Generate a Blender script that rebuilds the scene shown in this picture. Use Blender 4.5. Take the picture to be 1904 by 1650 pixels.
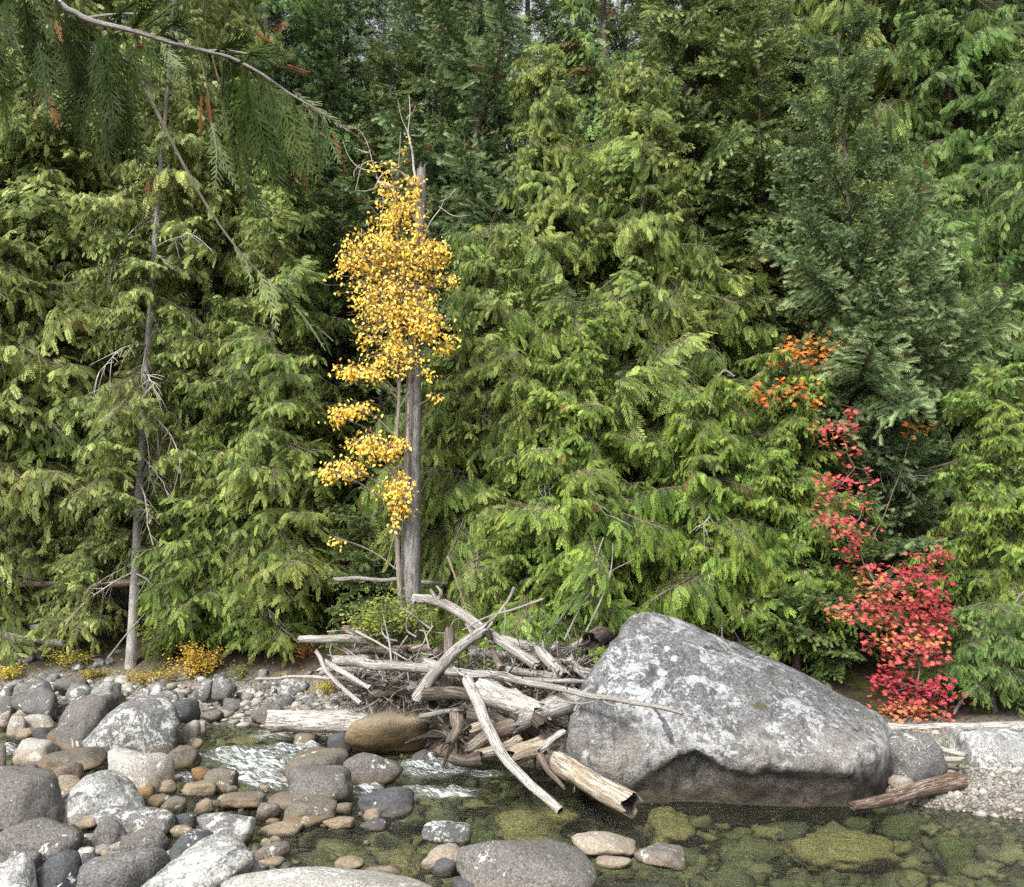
import bpy, bmesh, math, random
import numpy as np
from mathutils import Vector, Matrix

# ------------------------------------------------------------------ scene, camera, light
for o in list(bpy.data.objects):
    bpy.data.objects.remove(o)
S = bpy.context.scene
C = S.collection
FPX, W0, H0 = 1700.0, 1904.0, 1650.0      # focal length and frame of the photograph in its own pixels
CAMZ, PITCH = 2.8, math.radians(9.2)
cd = bpy.data.cameras.new('camera')
cam = bpy.data.objects.new('camera', cd)
C.objects.link(cam)
cam.location = (0, 0, CAMZ)
cam.rotation_euler = (math.radians(90) + PITCH, 0, 0)
cd.sensor_width = 36
cd.lens = 36 * FPX / W0
cd.clip_start = 0.05
cd.clip_end = 600
S.camera = cam

SUN_EL, SUN_AZ = math.radians(43), math.radians(207)   # azimuth clockwise from +Y: behind the camera, over its left shoulder
world = bpy.data.worlds.new('World')
S.world = world
world.use_nodes = True
wn = world.node_tree
for n in list(wn.nodes):
    wn.nodes.remove(n)
sky = wn.nodes.new('ShaderNodeTexSky')
sky.sky_type = 'NISHITA'
sky.sun_disc = False
sky.sun_elevation = SUN_EL
sky.sun_rotation = SUN_AZ
sky.air_density = 1.0
sky.dust_density = 4.0
sky.ozone_density = 1.0
hs = wn.nodes.new('ShaderNodeHueSaturation')           # an overcast sky has next to no blue
hs.inputs['Saturation'].default_value = 0.22
bg = wn.nodes.new('ShaderNodeBackground')
bg.inputs[1].default_value = 0.145
wo = wn.nodes.new('ShaderNodeOutputWorld')
wn.links.new(sky.outputs[0], hs.inputs['Color'])
wn.links.new(hs.outputs[0], bg.inputs[0])
wn.links.new(bg.outputs[0], wo.inputs[0])

sd = bpy.data.lights.new('sun', 'SUN')
sd.energy = 2.6
sd.angle = math.radians(10)
sd.color = (1.0, 0.985, 0.95)
sun = bpy.data.objects.new('sun', sd)
C.objects.link(sun)
sdir = Vector((math.sin(SUN_AZ) * math.cos(SUN_EL), math.cos(SUN_AZ) * math.cos(SUN_EL), math.sin(SUN_EL)))
sun.rotation_euler = sdir.to_track_quat('Z', 'Y').to_euler()
sun.location = sdir * 60

S.render.engine = 'CYCLES'
S.view_settings.view_transform = 'Standard'
S.view_settings.look = 'None'
S.view_settings.exposure = 1.35
S.view_settings.gamma = 1.0
S.view_settings.use_curve_mapping = False
S.cycles.use_denoising = False          # foliage keeps its lace; the grain is that of a phone picture
S.cycles.use_adaptive_sampling = False
S.cycles.max_bounces = 7
S.cycles.diffuse_bounces = 2
S.cycles.glossy_bounces = 3
S.cycles.transmission_bounces = 4
S.cycles.transparent_max_bounces = 10
S.cycles.sample_clamp_indirect = 1.2
S.cycles.sample_clamp_direct = 1.5
S.cycles.caustics_reflective = False
S.cycles.caustics_refractive = False

# ------------------------------------------------------------------ small maths
R = np.random.RandomState(7)
rnd = random.Random(11)
cT, sT = math.cos(PITCH), math.sin(PITCH)

def ray(px, py):
    dx, dy = (px - W0 / 2) / FPX, (H0 / 2 - py) / FPX
    return np.array((dx, cT - dy * sT, sT + dy * cT))

def at(px, py, Y):
    """point on the sight line through a photograph pixel, at distance Y in front of the camera"""
    r = ray(px, py)
    return np.array((0, 0, CAMZ)) + r * (Y / r[1])

def project(P):
    P = np.atleast_2d(P) - np.array((0, 0, CAMZ))
    d = P[:, 1] * cT + P[:, 2] * sT
    u = -P[:, 1] * sT + P[:, 2] * cT
    return np.stack((W0 / 2 + FPX * P[:, 0] / d, H0 / 2 - FPX * u / d, d), 1)

def size_at(npx, p):
    return npx * project(p)[0, 2] / FPX

def smooth(x):
    x = np.clip(x, 0, 1)
    return x * x * (3 - 2 * x)

def _hash(ix, iy, iz, seed):
    n = (ix * 73856093) ^ (iy * 19349663) ^ (iz * 83492791) ^ (seed * 2654435761)
    n = n & 0xffffffff
    n = ((n ^ (n >> 15)) * 2246822519) & 0xffffffff
    n = ((n ^ (n >> 13)) * 3266489917) & 0xffffffff
    n = n ^ (n >> 16)
    return n.astype(np.float64) / 4294967295.0 * 2 - 1

def vnoise(P, seed=0):
    P = np.asarray(P, float)
    i = np.floor(P).astype(np.int64)
    f = P - i
    u = f * f * f * (f * (f * 6 - 15) + 10)
    out = 0
    for a in (0, 1):
        for b in (0, 1):
            for c in (0, 1):
                w = (u[:, 0] if a else 1 - u[:, 0]) * (u[:, 1] if b else 1 - u[:, 1]) * (u[:, 2] if c else 1 - u[:, 2])
                out = out + w * _hash(i[:, 0] + a, i[:, 1] + b, i[:, 2] + c, seed)
    return out

def fbm(P, octaves=4, seed=0):
    s, a, o = 0, 1, 0
    P = np.asarray(P, float)
    for k in range(octaves):
        s = s + a * vnoise(P * 2 ** k, seed + k)
        o += a
        a *= 0.5
    return s / o

def unit(v):
    v = np.asarray(v, float)
    return v / max(1e-9, np.linalg.norm(v))

# ------------------------------------------------------------------ objects
def mesh_data(name, V, F, mats=(), face_mat=None, smooth_sh=False, attrs=None, uv=None):
    """V (n,3), F list of (m,3) / (m,4) arrays or of tuples"""
    me = bpy.data.meshes.new(name)
    V = np.asarray(V, np.float32).reshape(-1, 3)
    if isinstance(F, np.ndarray):
        F = [F]
    F = [np.asarray(f, np.int32) for f in F if len(f)]
    idx = np.concatenate([f.ravel() for f in F])
    tot = np.concatenate([np.full(len(f), f.shape[1], np.int32) for f in F])
    start = np.concatenate(([0], np.cumsum(tot)[:-1])).astype(np.int32)
    me.vertices.add(len(V))
    me.vertices.foreach_set('co', V.ravel())
    me.loops.add(len(idx))
    me.loops.foreach_set('vertex_index', idx)
    me.polygons.add(len(tot))
    me.polygons.foreach_set('loop_start', start)
    if face_mat is not None:
        me.polygons.foreach_set('material_index', np.asarray(face_mat, np.int32))
    me.polygons.foreach_set('use_smooth', np.full(len(tot), bool(smooth_sh)))
    for m in mats:
        me.materials.append(m)
    for k, a in (attrs or {}).items():
        at_ = me.attributes.new(k, 'FLOAT', 'POINT')
        at_.data.foreach_set('value', np.asarray(a, np.float32))
    if uv is not None:
        l = me.uv_layers.new(name='UVMap')
        l.data.foreach_set('uv', np.asarray(uv, np.float32)[idx].ravel())
    me.update(calc_edges=True)
    return me

def add(name, me, parent=None, loc=None, rot=None, scale=None):
    o = bpy.data.objects.new(name, me)
    C.objects.link(o)
    if parent is not None:
        o.parent = parent
    if loc is not None:
        o.location = [float(v) for v in loc]
    if rot is not None:
        o.rotation_euler = [float(v) for v in rot]
    if scale is not None:
        o.scale = (scale,) * 3 if np.isscalar(scale) else [float(v) for v in scale]
    return o

def tag(o, label, cat, group=None, kind=None):
    o['label'] = label
    o['category'] = cat
    if group:
        o['group'] = group
    if kind:
        o['kind'] = kind
    return o

def structure(o, label=None):
    o['kind'] = 'structure'
    if label:
        o['label'] = label
    return o

def thing(name, label, cat, loc, group=None):
    return tag(add(name, None, None, loc), label, cat, group)

class Geo:
    """collects triangles / quads with a tone per point and a material per face"""
    def __init__(s):
        s.V, s.T, s.Q, s.tone, s.uv, s.n = [], [], [], [], [], 0
        s.mt, s.mq = [], []
    def put(s, V, T=None, Q=None, tone=0.0, m=0, uv=None):
        V = np.asarray(V, float).reshape(-1, 3)
        s.V.append(V)
        s.tone.append(np.broadcast_to(np.asarray(tone, float), (len(V),)))
        s.uv.append(np.zeros((len(V), 2)) if uv is None else np.asarray(uv, float))
        if T is not None and len(T):
            s.T.append(np.asarray(T, int).reshape(-1, 3) + s.n)
            s.mt.append(np.full(len(s.T[-1]), m))
        if Q is not None and len(Q):
            s.Q.append(np.asarray(Q, int).reshape(-1, 4) + s.n)
            s.mq.append(np.full(len(s.Q[-1]), m))
        s.n += len(V)
    def arrays(s):
        V = np.concatenate(s.V)
        T = np.concatenate(s.T) if s.T else np.zeros((0, 3), int)
        Q = np.concatenate(s.Q) if s.Q else np.zeros((0, 4), int)
        return V, T, Q
    def data(s, name, mats, smooth_sh=False):
        V, T, Q = s.arrays()
        fm = np.concatenate(s.mt + s.mq)
        return mesh_data(name, V, [T, Q], mats, fm, smooth_sh, {'tone': np.concatenate(s.tone)}, np.concatenate(s.uv))

def frame_along(P):
    """parallel-transported frames along a polyline"""
    P = np.asarray(P, float)
    T = np.gradient(P, axis=0)
    T /= np.maximum(1e-9, np.linalg.norm(T, axis=1))[:, None]
    up = np.array((0, 0, 1.0)) if abs(T[0, 2]) < 0.9 else np.array((1.0, 0, 0))
    N = np.zeros_like(P)
    N[0] = unit(up - T[0] * up.dot(T[0]))
    for i in range(1, len(P)):
        n = N[i - 1] - T[i] * N[i - 1].dot(T[i])
        N[i] = unit(n)
    return T, N, np.cross(T, N)

def tube(g, P, rad, n=6, tone=0.0, m=0, cap=True, bump=None):
    P = np.asarray(P, float)
    k = len(P)
    rad = np.broadcast_to(np.asarray(rad, float), (k,))
    T, N, B = frame_along(P)
    a = np.linspace(0, 2 * math.pi, n + 1)
    rr = rad[:, None] * np.ones(n + 1)[None]
    if bump is not None:
        rr = rr * bump(k, n)
    V = P[:, None] + rr[..., None] * (np.cos(a)[None, :, None] * N[:, None] + np.sin(a)[None, :, None] * B[:, None])
    i, j = np.meshgrid(np.arange(k - 1), np.arange(n), indexing='ij')
    q = np.stack((i * (n + 1) + j, i * (n + 1) + j + 1, (i + 1) * (n + 1) + j + 1, (i + 1) * (n + 1) + j), -1).reshape(-1, 4)
    s = np.concatenate(([0], np.cumsum(np.linalg.norm(np.diff(P, axis=0), axis=1))))
    uv = np.stack((np.broadcast_to(a / (2 * math.pi), (k, n + 1)), np.broadcast_to(s[:, None], (k, n + 1))), -1)
    g.put(V.reshape(-1, 3), None, q, tone, m, uv.reshape(-1, 2))
    if cap:
        for e in (0, k - 1):
            ring = V[e, :n]
            c = ring.mean(0)
            t = [(n, (b + 1) % n, b) if e == 0 else (n, b, (b + 1) % n) for b in range(n)]
            g.put(np.vstack((ring, c[None])), t, None, tone, m, np.zeros((n + 1, 2)) + (0.5, s[e]))
    return V

def resample(P, step, wob=0.0, seed=0):
    """Catmull-Rom through the given points, resampled, with a gentle wobble"""
    P = np.asarray(P, float)
    if len(P) == 2:
        P = np.vstack((P[0], P.mean(0), P[1]))
    Q = np.vstack((2 * P[0] - P[1], P, 2 * P[-1] - P[-2]))
    L = np.linalg.norm(np.diff(P, axis=0), axis=1)
    out = []
    for i in range(len(P) - 1):
        n = max(2, int(L[i] / step))
        t = np.linspace(0, 1, n, endpoint=False)[:, None]
        a, b, c, d = Q[i], Q[i + 1], Q[i + 2], Q[i + 3]
        out.append(0.5 * (2 * b + (c - a) * t + (2 * a - 5 * b + 4 * c - d) * t ** 2 + (3 * b - a - 3 * c + d) * t ** 3))
    out.append(P[-1:])
    P = np.vstack(out)
    if wob:
        s = np.linspace(0, 1, len(P))[:, None] * np.linalg.norm(P[-1] - P[0])
        w = np.stack([vnoise(np.hstack((s * 2.0, s * 0 + k * 7.3 + seed, s * 0)), seed + k) for k in range(3)], 1)
        P = P + w * wob
    return P

# ------------------------------------------------------------------ materials
class NT:
    def __init__(s, name):
        s.m = bpy.data.materials.new(name)
        s.m.use_nodes = True
        s.t = s.m.node_tree
        for n in list(s.t.nodes):
            s.t.nodes.remove(n)
    def n(s, typ, **k):
        x = s.t.nodes.new('ShaderNode' + typ)
        for a, v in k.items():
            setattr(x, a, v)
        return x
    def l(s, a, b):
        s.t.links.new(a, b)
    def inp(s, node, key, v):
        if hasattr(v, 'is_output'):
            s.l(v, node.inputs[key])
        else:
            if isinstance(v, tuple) and len(v) == 3 and node.inputs[key].type == 'RGBA':
                v = v + (1,)
            node.inputs[key].default_value = v
    def math(s, op, a, b=0.0, clamp=False):
        x = s.n('Math', operation=op)
        x.use_clamp = clamp
        s.inp(x, 0, a)
        s.inp(x, 1, b)
        return x.outputs[0]
    def mix(s, f, a, b, mode='MIX'):
        x = s.n('Mix', data_type='RGBA', blend_type=mode)
        s.inp(x, 0, f)
        s.inp(x, 6, a)
        s.inp(x, 7, b)
        return x.outputs[2]
    def noise(s, vec, scale, detail=4, rough=0.6, dist=0.0):
        x = s.n('TexNoise')
        s.l(vec, x.inputs['Vector'])
        x.inputs['Scale'].default_value = scale
        x.inputs['Detail'].default_value = detail
        x.inputs['Roughness'].default_value = rough
        x.inputs['Distortion'].default_value = dist
        return x.outputs['Fac']
    def voro(s, vec, scale, feature='F1', out='Distance'):
        x = s.n('TexVoronoi', feature=feature)
        s.l(vec, x.inputs['Vector'])
        x.inputs['Scale'].default_value = scale
        return x.outputs[out]
    def step(s, v, lo, hi):
        x = s.n('MapRange', interpolation_type='SMOOTHSTEP')
        s.inp(x, 'Value', v)
        s.inp(x, 'From Min', lo)
        s.inp(x, 'From Max', hi)
        return x.outputs[0]
    def ramp(s, f, pts):
        x = s.n('ValToRGB')
        e = x.color_ramp.elements
        while len(e) < len(pts):
            e.new(0.5)
        for k, (p, c) in enumerate(pts):
            e[k].position = p
            e[k].color = tuple(c) + (1,)
        s.inp(x, 0, f)
        return x.outputs[0]
    def bsdf(s, color, rough=0.8, spec=0.3, normal=None):
        x = s.n('BsdfPrincipled')
        s.inp(x, 'Base Color', color)
        s.inp(x, 'Roughness', rough)
        s.inp(x, 'Specular IOR Level', spec)
        if normal is not None:
            s.l(normal, x.inputs['Normal'])
        return x.outputs[0]
    def bump(s, h, strength, dist):
        x = s.n('Bump')
        x.inputs['Strength'].default_value = strength
        x.inputs['Distance'].default_value = dist
        s.l(h, x.inputs['Height'])
        return x.outputs[0]
    def out(s, sh):
        o = s.n('OutputMaterial')
        s.l(sh, o.inputs[0])
        return s.m
    def pos(s):
        g = s.n('NewGeometry')
        return g.outputs['Position']
    def objpos(s):
        """world position shifted by a per-object random, so alike pieces do not repeat their grain"""
        g = s.n('NewGeometry')
        oi = s.n('ObjectInfo')
        k = s.n('VectorMath', operation='SCALE')
        c = s.n('CombineXYZ')
        s.l(oi.outputs['Random'], c.inputs[0])
        s.l(oi.outputs['Random'], c.inputs[2])
        s.l(c.outputs[0], k.inputs[0])
        k.inputs['Scale'].default_value = 57.0
        a = s.n('VectorMath', operation='ADD')
        s.l(g.outputs['Position'], a.inputs[0])
        s.l(k.outputs[0], a.inputs[1])
        return a.outputs[0]
    def attr(s, name):
        x = s.n('Attribute', attribute_name=name)
        return x.outputs['Fac']
    def orand(s):
        return s.n('ObjectInfo').outputs['Random']
    def z(s):
        x = s.n('SeparateXYZ')
        s.l(s.pos(), x.inputs[0])
        return x.outputs[2]

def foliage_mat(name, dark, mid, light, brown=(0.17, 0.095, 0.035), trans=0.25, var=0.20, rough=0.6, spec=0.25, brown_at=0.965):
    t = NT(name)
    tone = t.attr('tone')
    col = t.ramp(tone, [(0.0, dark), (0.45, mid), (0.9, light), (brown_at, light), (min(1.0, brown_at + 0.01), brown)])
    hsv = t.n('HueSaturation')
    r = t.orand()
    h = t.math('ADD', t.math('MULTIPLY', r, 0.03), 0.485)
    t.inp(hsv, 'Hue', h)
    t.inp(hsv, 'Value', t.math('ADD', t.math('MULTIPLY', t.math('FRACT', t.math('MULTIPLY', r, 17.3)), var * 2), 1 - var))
    t.l(col, hsv.inputs['Color'])
    c = hsv.outputs[0]
    b = t.bsdf(c, rough, spec)
    tr = t.n('BsdfTranslucent')
    t.l(c, tr.inputs[0])
    mx = t.n('MixShader')
    mx.inputs[0].default_value = trans
    t.l(b, mx.inputs[1])
    t.l(tr.outputs[0], mx.inputs[2])
    return t.out(mx.outputs[0])

def bark_mat(name, dark, light, streak=14.0, bumps=0.6):
    t = NT(name)
    tc = t.n('TexCoord')
    mp = t.n('Mapping')
    mp.inputs['Scale'].default_value = (streak, 1.6, 1)
    t.l(tc.outputs['UV'], mp.inputs[0])
    n1 = t.noise(mp.outputs[0], 2.2, 6, 0.7, 0.6)
    n2 = t.noise(t.objpos(), 3.0, 4)
    n3 = t.noise(t.objpos(), 28.0, 4, 0.75)
    f = t.math('ADD', t.math('ADD', t.math('MULTIPLY', n1, 0.62), t.math('MULTIPLY', n2, 0.2)), t.math('MULTIPLY', n3, 0.28))
    col = t.ramp(f, [(0.42, dark), (0.54, tuple((a + b) / 2 for a, b in zip(dark, light))), (0.66, light)])
    return t.out(t.bsdf(col, 0.9, 0.15, t.bump(t.math('ADD', n1, t.math('MULTIPLY', n3, 0.6)), bumps, 0.05)))

def driftwood_mat(name, dark, mid, light, crack=0.5):
    t = NT(name)
    tc = t.n('TexCoord')
    mp = t.n('Mapping')
    mp.inputs['Scale'].default_value = (9.0, 0.9, 1)
    t.l(tc.outputs['UV'], mp.inputs[0])
    ad = t.n('VectorMath', operation='ADD')
    cx = t.n('CombineXYZ')
    t.l(t.math('MULTIPLY', t.orand(), 31.0), cx.inputs[2])
    t.l(mp.outputs[0], ad.inputs[0])
    t.l(cx.outputs[0], ad.inputs[1])
    v = ad.outputs[0]
    grain = t.noise(v, 3.0, 8, 0.72, 0.8)
    blot = t.noise(t.objpos(), 2.6, 4, 0.6)
    fine = t.noise(v, 11.0, 3, 0.6, 0.3)
    f = t.math('ADD', t.math('ADD', t.math('MULTIPLY', grain, 0.6), t.math('MULTIPLY', blot, 0.35)), t.math('MULTIPLY', fine, 0.12))
    col = t.ramp(f, [(0.40, dark), (0.51, mid), (0.64, light)])
    cr = t.math('SUBTRACT', 1.0, t.step(t.math('ABSOLUTE', t.math('SUBTRACT', grain, 0.46)), 0.004, 0.024))
    cr = t.math('MULTIPLY', cr, t.step(blot, 0.36, 0.52))
    col = t.mix(t.math('MULTIPLY', cr, crack), col, (0.02, 0.016, 0.012))
    # where the wood comes down to the river it is soaked
    wet = t.math('SUBTRACT', 1.0, t.step(t.math('ADD', t.z(), t.math('MULTIPLY', t.math('SUBTRACT', blot, 0.5), 0.25)), 0.04, 0.14))
    col = t.mix(t.math('MULTIPLY', wet, 0.75), col, (0.035, 0.024, 0.014))
    # dark heartwood on broken ends, nearly black inside hollow mouths (tone attribute)
    col = t.mix(t.attr('tone'), col, t.mix(t.step(fine, 0.5, 0.62), (0.010, 0.008, 0.006), (0.05, 0.036, 0.024)))
    h = t.math('SUBTRACT', grain, t.math('MULTIPLY', cr, 0.35))
    rough = t.math('SUBTRACT', 0.85, t.math('MULTIPLY', wet, 0.5))
    return t.out(t.bsdf(col, rough, 0.3, t.bump(h, 0.8, 0.03)))

def rock_mat(name, base, dark, lichen=0.0, lichen_col=(0.55, 0.55, 0.50), dark_lichen=0.0, warm=0.3, speck=0.5, wet=True, lscale=3.0, warm_h=0.12):
    t = NT(name)
    p = t.objpos()
    big = t.noise(p, 1.3, 3, 0.55, 0.4)
    mid = t.noise(p, 7.0, 5, 0.65)
    fine = t.noise(p, 60.0, 3, 0.75)
    grit = t.voro(p, 62.0, 'F1', 'Color')
    gx = t.n('SeparateXYZ')
    t.l(grit, gx.inputs[0])
    f = t.math('ADD', t.math('MULTIPLY', big, 0.55), t.math('MULTIPLY', mid, 0.45))
    col = t.ramp(f, [(0.33, dark), (0.5, base), (0.68, tuple(min(1, c * 1.35) for c in base))])
    # salt and pepper of the granite
    col = t.mix(t.math('MULTIPLY', t.step(gx.outputs[0], 0.72, 0.80), speck * 0.8), col, tuple(min(0.75, c * 2.1 + 0.03) for c in base))
    col = t.mix(t.math('MULTIPLY', t.step(gx.outputs[1], 0.74, 0.82), speck), col, tuple(c * 0.35 for c in dark))
    col = t.mix(0.42, col, t.ramp(fine, [(0.40, tuple(c * 0.25 for c in dark)), (0.60, tuple(min(0.8, c * 1.9) for c in base))]))
    pit = t.noise(p, 22.0, 4, 0.7)
    col = t.mix(t.math('MULTIPLY', t.math('SUBTRACT', 1.0, t.step(pit, 0.36, 0.44)), 0.55), col, tuple(c * 0.4 for c in dark))
    if dark_lichen:
        d = t.noise(p, 4.2, 6, 0.72, 0.5)
        col = t.mix(t.math('MULTIPLY', t.step(d, 0.55, 0.60), dark_lichen), col, (0.035, 0.036, 0.036))
    if lichen:
        a = t.noise(p, lscale, 7, 0.72, 0.7)
        b = t.noise(p, lscale * 5, 5, 0.7, 0.5)
        v = t.math('ADD', t.math('MULTIPLY', a, 0.62), t.math('MULTIPLY', b, 0.38))
        th = 0.60 - 0.12 * lichen
        col = t.mix(t.math('MULTIPLY', t.step(v, th, th + 0.035), 0.85), col, t.mix(fine, tuple(c * 0.75 for c in lichen_col), lichen_col))
    rough = 0.88
    if wet:
        zz = t.math('ADD', t.z(), t.math('MULTIPLY', t.math('SUBTRACT', mid, 0.5), 0.10))
        w2 = t.math('SUBTRACT', 1.0, t.step(zz, warm_h * 0.5, warm_h * 1.8))
        col = t.mix(t.math('MULTIPLY', w2, warm), col, t.mix(big, (0.12, 0.07, 0.024), (0.17, 0.12, 0.06)))
        w1 = t.math('SUBTRACT', 1.0, t.step(zz, 0.015, 0.06))
        col = t.mix(t.math('MULTIPLY', w1, 0.72), col, (0.03, 0.024, 0.012))
        rough = t.math('SUBTRACT', 0.88, t.math('MULTIPLY', w1, 0.6))
    h = t.math('ADD', t.math('ADD', t.math('MULTIPLY', mid, 0.8), t.math('MULTIPLY', fine, 0.22)), t.math('MULTIPLY', pit, 0.45))
    return t.out(t.bsdf(col, rough, 0.3, t.bump(h, 0.8, 0.04)))

# ------------------------------------------------------------------ terrain
BX = [-60, -30, -11.8, -8.5, -5.3, -3.5, -1.0, 0.8, 4.9, 5.4, 6.5, 10, 60]
BY = [25, 23.5, 21.2, 20.8, 19.9, 18.4, 16.4, 14.9, 13.8, 12.5, 11.7, 11.0, 9]
NX = [-60, -8, -5.5, -2.6, -1.2, 1.6, 10, 60]
NY = [16, 13.0, 11.4, 9.5, 8.6, 7.9, 6.4, 2]

def terrain(X, Y, detail=True):
    X = np.asarray(X, float)
    Y = np.asarray(Y, float)
    s = Y - np.interp(X, BX, BY)
    depth = np.interp(X, [-12, -5, -2, 0, 2, 8], [0.24, 0.26, 0.32, 0.42, 0.52, 0.5])
    bed = -0.06 - depth * smooth(-s / 2.6)
    bank = np.interp(s, [0, 0.9, 2.2, 4, 8, 20, 40, 120, 260], [-0.05, 0.34, 0.7, 1.5, 2.7, 6.6, 13.5, 44, 100])
    bar = np.interp(s, [0, 0.5, 3, 6, 9, 20, 40, 120, 260], [-0.05, 0.06, 0.34, 0.6, 1.6, 5.0, 12, 44, 100])
    w = smooth((X - 4.6) / 1.0)
    z = np.where(s < 0, bed, bank * (1 - w) + bar * w)
    n = np.interp(X, NX, NY) - Y
    z = np.where(n > -1.2, np.maximum(z, -0.34 + 0.46 * smooth((n + 1.2) / 1.6)), z)
    if detail:
        P = np.stack((X.ravel() * 1.3, Y.ravel() * 1.3, X.ravel() * 0), 1)
        nz = fbm(P, 4, 3).reshape(X.shape)
        z = z + nz * np.where(s > 3.5, 0.22, 0.07) * (1 - 0.8 * w * (s < 6))
    return z

def ground_z(x, y):
    return float(terrain(np.array([x]), np.array([y]))[0])

def hit(px, py):
    """where the sight line through a pixel meets the ground or the water"""
    r = ray(px, py)
    t = np.linspace(5, 60, 2200)
    P = np.array((0, 0, CAMZ)) + t[:, None] * r
    h = np.maximum(terrain(P[:, 0], P[:, 1]), 0.0)
    i = int(np.argmax(P[:, 2] < h))
    if P[i, 2] >= h[i]:
        i = len(t) - 1
    return P[i]

def axis(lo, a, b, hi, step):
    mid = np.arange(a, b, step)
    left = a - np.geomspace(step, a - lo + step, 26)[::-1] + step if lo < a else np.zeros(0)
    right = b + np.geomspace(step, hi - b + step, 30) - step
    return np.unique(np.round(np.concatenate((left, mid, right)), 4))

def grid_mesh(xs, ys, zf):
    X, Y = np.meshgrid(xs, ys)
    Z = zf(X, Y)
    V = np.stack((X, Y, Z), -1).reshape(-1, 3)
    ny, nx = X.shape
    i, j = np.meshgrid(np.arange(ny - 1), np.arange(nx - 1), indexing='ij')
    q = np.stack((i * nx + j, i * nx + j + 1, (i + 1) * nx + j + 1, (i + 1) * nx + j), -1).reshape(-1, 4)
    return V, q, X.ravel(), Y.ravel()

def ground_material():
    t = NT('ground_soil')
    p = t.pos()
    n1 = t.noise(p, 2.0, 5, 0.65)
    n2 = t.noise(p, 14.0, 5, 0.7)
    vor = t.voro(p, 9.0, 'F1', 'Color')
    vx = t.n('SeparateXYZ')
    t.l(vor, vx.inputs[0])
    peb = t.voro(p, 30.0, 'F1', 'Color')
    pb = t.n('SeparateXYZ')
    t.l(peb, pb.inputs[0])
    bed = t.ramp(t.math('ADD', t.math('MULTIPLY', n1, 0.6), t.math('MULTIPLY', vx.outputs[0], 0.4)),
                 [(0.25, (0.03, 0.034, 0.017)), (0.5, (0.09, 0.092, 0.046)), (0.75, (0.20, 0.175, 0.09))])
    gravel = t.ramp(t.math('ADD', t.math('MULTIPLY', n1, 0.3), t.math('MULTIPLY', pb.outputs[0], 0.7)),
                    [(0.2, (0.04, 0.035, 0.03)), (0.5, (0.12, 0.105, 0.09)), (0.8, (0.25, 0.23, 0.20))])
    forest = t.ramp(t.math('ADD', t.math('MULTIPLY', n1, 0.6), t.math('MULTIPLY', n2, 0.4)),
                    [(0.32, (0.010, 0.008, 0.005)), (0.5, (0.030, 0.022, 0.013)), (0.66, (0.065, 0.045, 0.022))])
    moss = t.step(t.noise(p, 1.1, 4), 0.54, 0.62)
    forest = t.mix(t.math('MULTIPLY', moss, 0.6), forest, (0.07, 0.075, 0.015))
    tone = t.attr('tone')
    col = t.mix(t.step(tone, 0.0, 1.0), bed, gravel)
    col = t.mix(t.step(tone, 1.0, 2.0), col, forest)
    damp = t.math('MULTIPLY', t.math('SUBTRACT', 1.0, t.step(t.z(), 0.02, 0.10)), 0.55)
    col = t.mix(damp, col, (0.05, 0.04, 0.022))
    h = t.math('ADD', n2, t.math('MULTIPLY', t.voro(p, 30.0), 0.8))
    return t.out(t.bsdf(col, 0.9, 0.25, t.bump(h, 0.7, 0.04)))

gx = axis(-140, -14, 10, 140, 0.11)
gy = axis(-30, 7, 30, 230, 0.11)
V, q, X, Y = grid_mesh(gx, gy, lambda a, b: terrain(a, b))
s_ = Y - np.interp(X, BX, BY)
tone = np.where(s_ < 0, 0.0, np.clip(1 + (s_ - 1.6) / 1.6, 0.7, 2))
tone = np.where(X > 4.6, np.where(s_ < 0, 0.0, np.clip(1 + (s_ - 4.6) / 1.5, 1, 2)), tone)
tone = np.where((V[:, 2] > 0.02) & (s_ < 0), 0.9, tone)
ground = structure(add('ground', mesh_data('ground', V, q, [ground_material()], None, True, {'tone': tone})))

# ------------------------------------------------------------------ water
FOAM = [(376, 1414, 60, 9, .7), (484, 1428, 60, 30, 1.0), (450, 1408, 60, 14, 1.0), (344, 1447, 22, 9, .6), (566, 1392, 26, 9, .9),
        (676, 1464, 28, 16, 1.0), (805, 1428, 66, 14, 1.0), (810, 1474, 80, 9, .9), (16, 1394, 14, 10, .8), (492, 1371, 24, 6, .6), (640, 1462, 30, 14, .8),
        (716, 1448, 30, 8, .8), (520, 1400, 40, 12, .9), (900, 1440, 36, 7, .5), (412, 1346, 30, 6, .35), (600, 1478, 40, 8, .4), (520, 1462, 30, 8, .6)]

def foam_amount(X, Y):
    pr = project(np.stack((X, Y, X * 0), 1))
    out = np.zeros(len(X))
    for fx, fy, rx, ry, a in FOAM:
        d = ((pr[:, 0] - fx) / (rx * 1.25)) ** 2 + ((pr[:, 1] - fy) / (ry * 1.35)) ** 2
        out = np.maximum(out, a * np.clip(1.25 - d, 0, 1))
    return out

def water_z(X, Y):
    sh = X.shape
    x, y = X.ravel(), Y.ravel()
    f = foam_amount(x, y)
    riff = np.interp(x, [-12, -3, 1, 4], [1.0, 1.0, 0.55, 0.5])
    a = fbm(np.stack((x * 1.1 + y * 0.3, y * 2.6, x * 0), 1), 3, 21) * 0.024 * riff
    b = fbm(np.stack((x * 4.2, y * 9.0, x * 0), 1), 2, 25) * 0.006
    c = fbm(np.stack((x * 3.2 + y, y * 5.5, x * 0), 1), 4, 33) * 0.14 * f + 0.03 * f
    return (a + b + c).reshape(sh)

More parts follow.
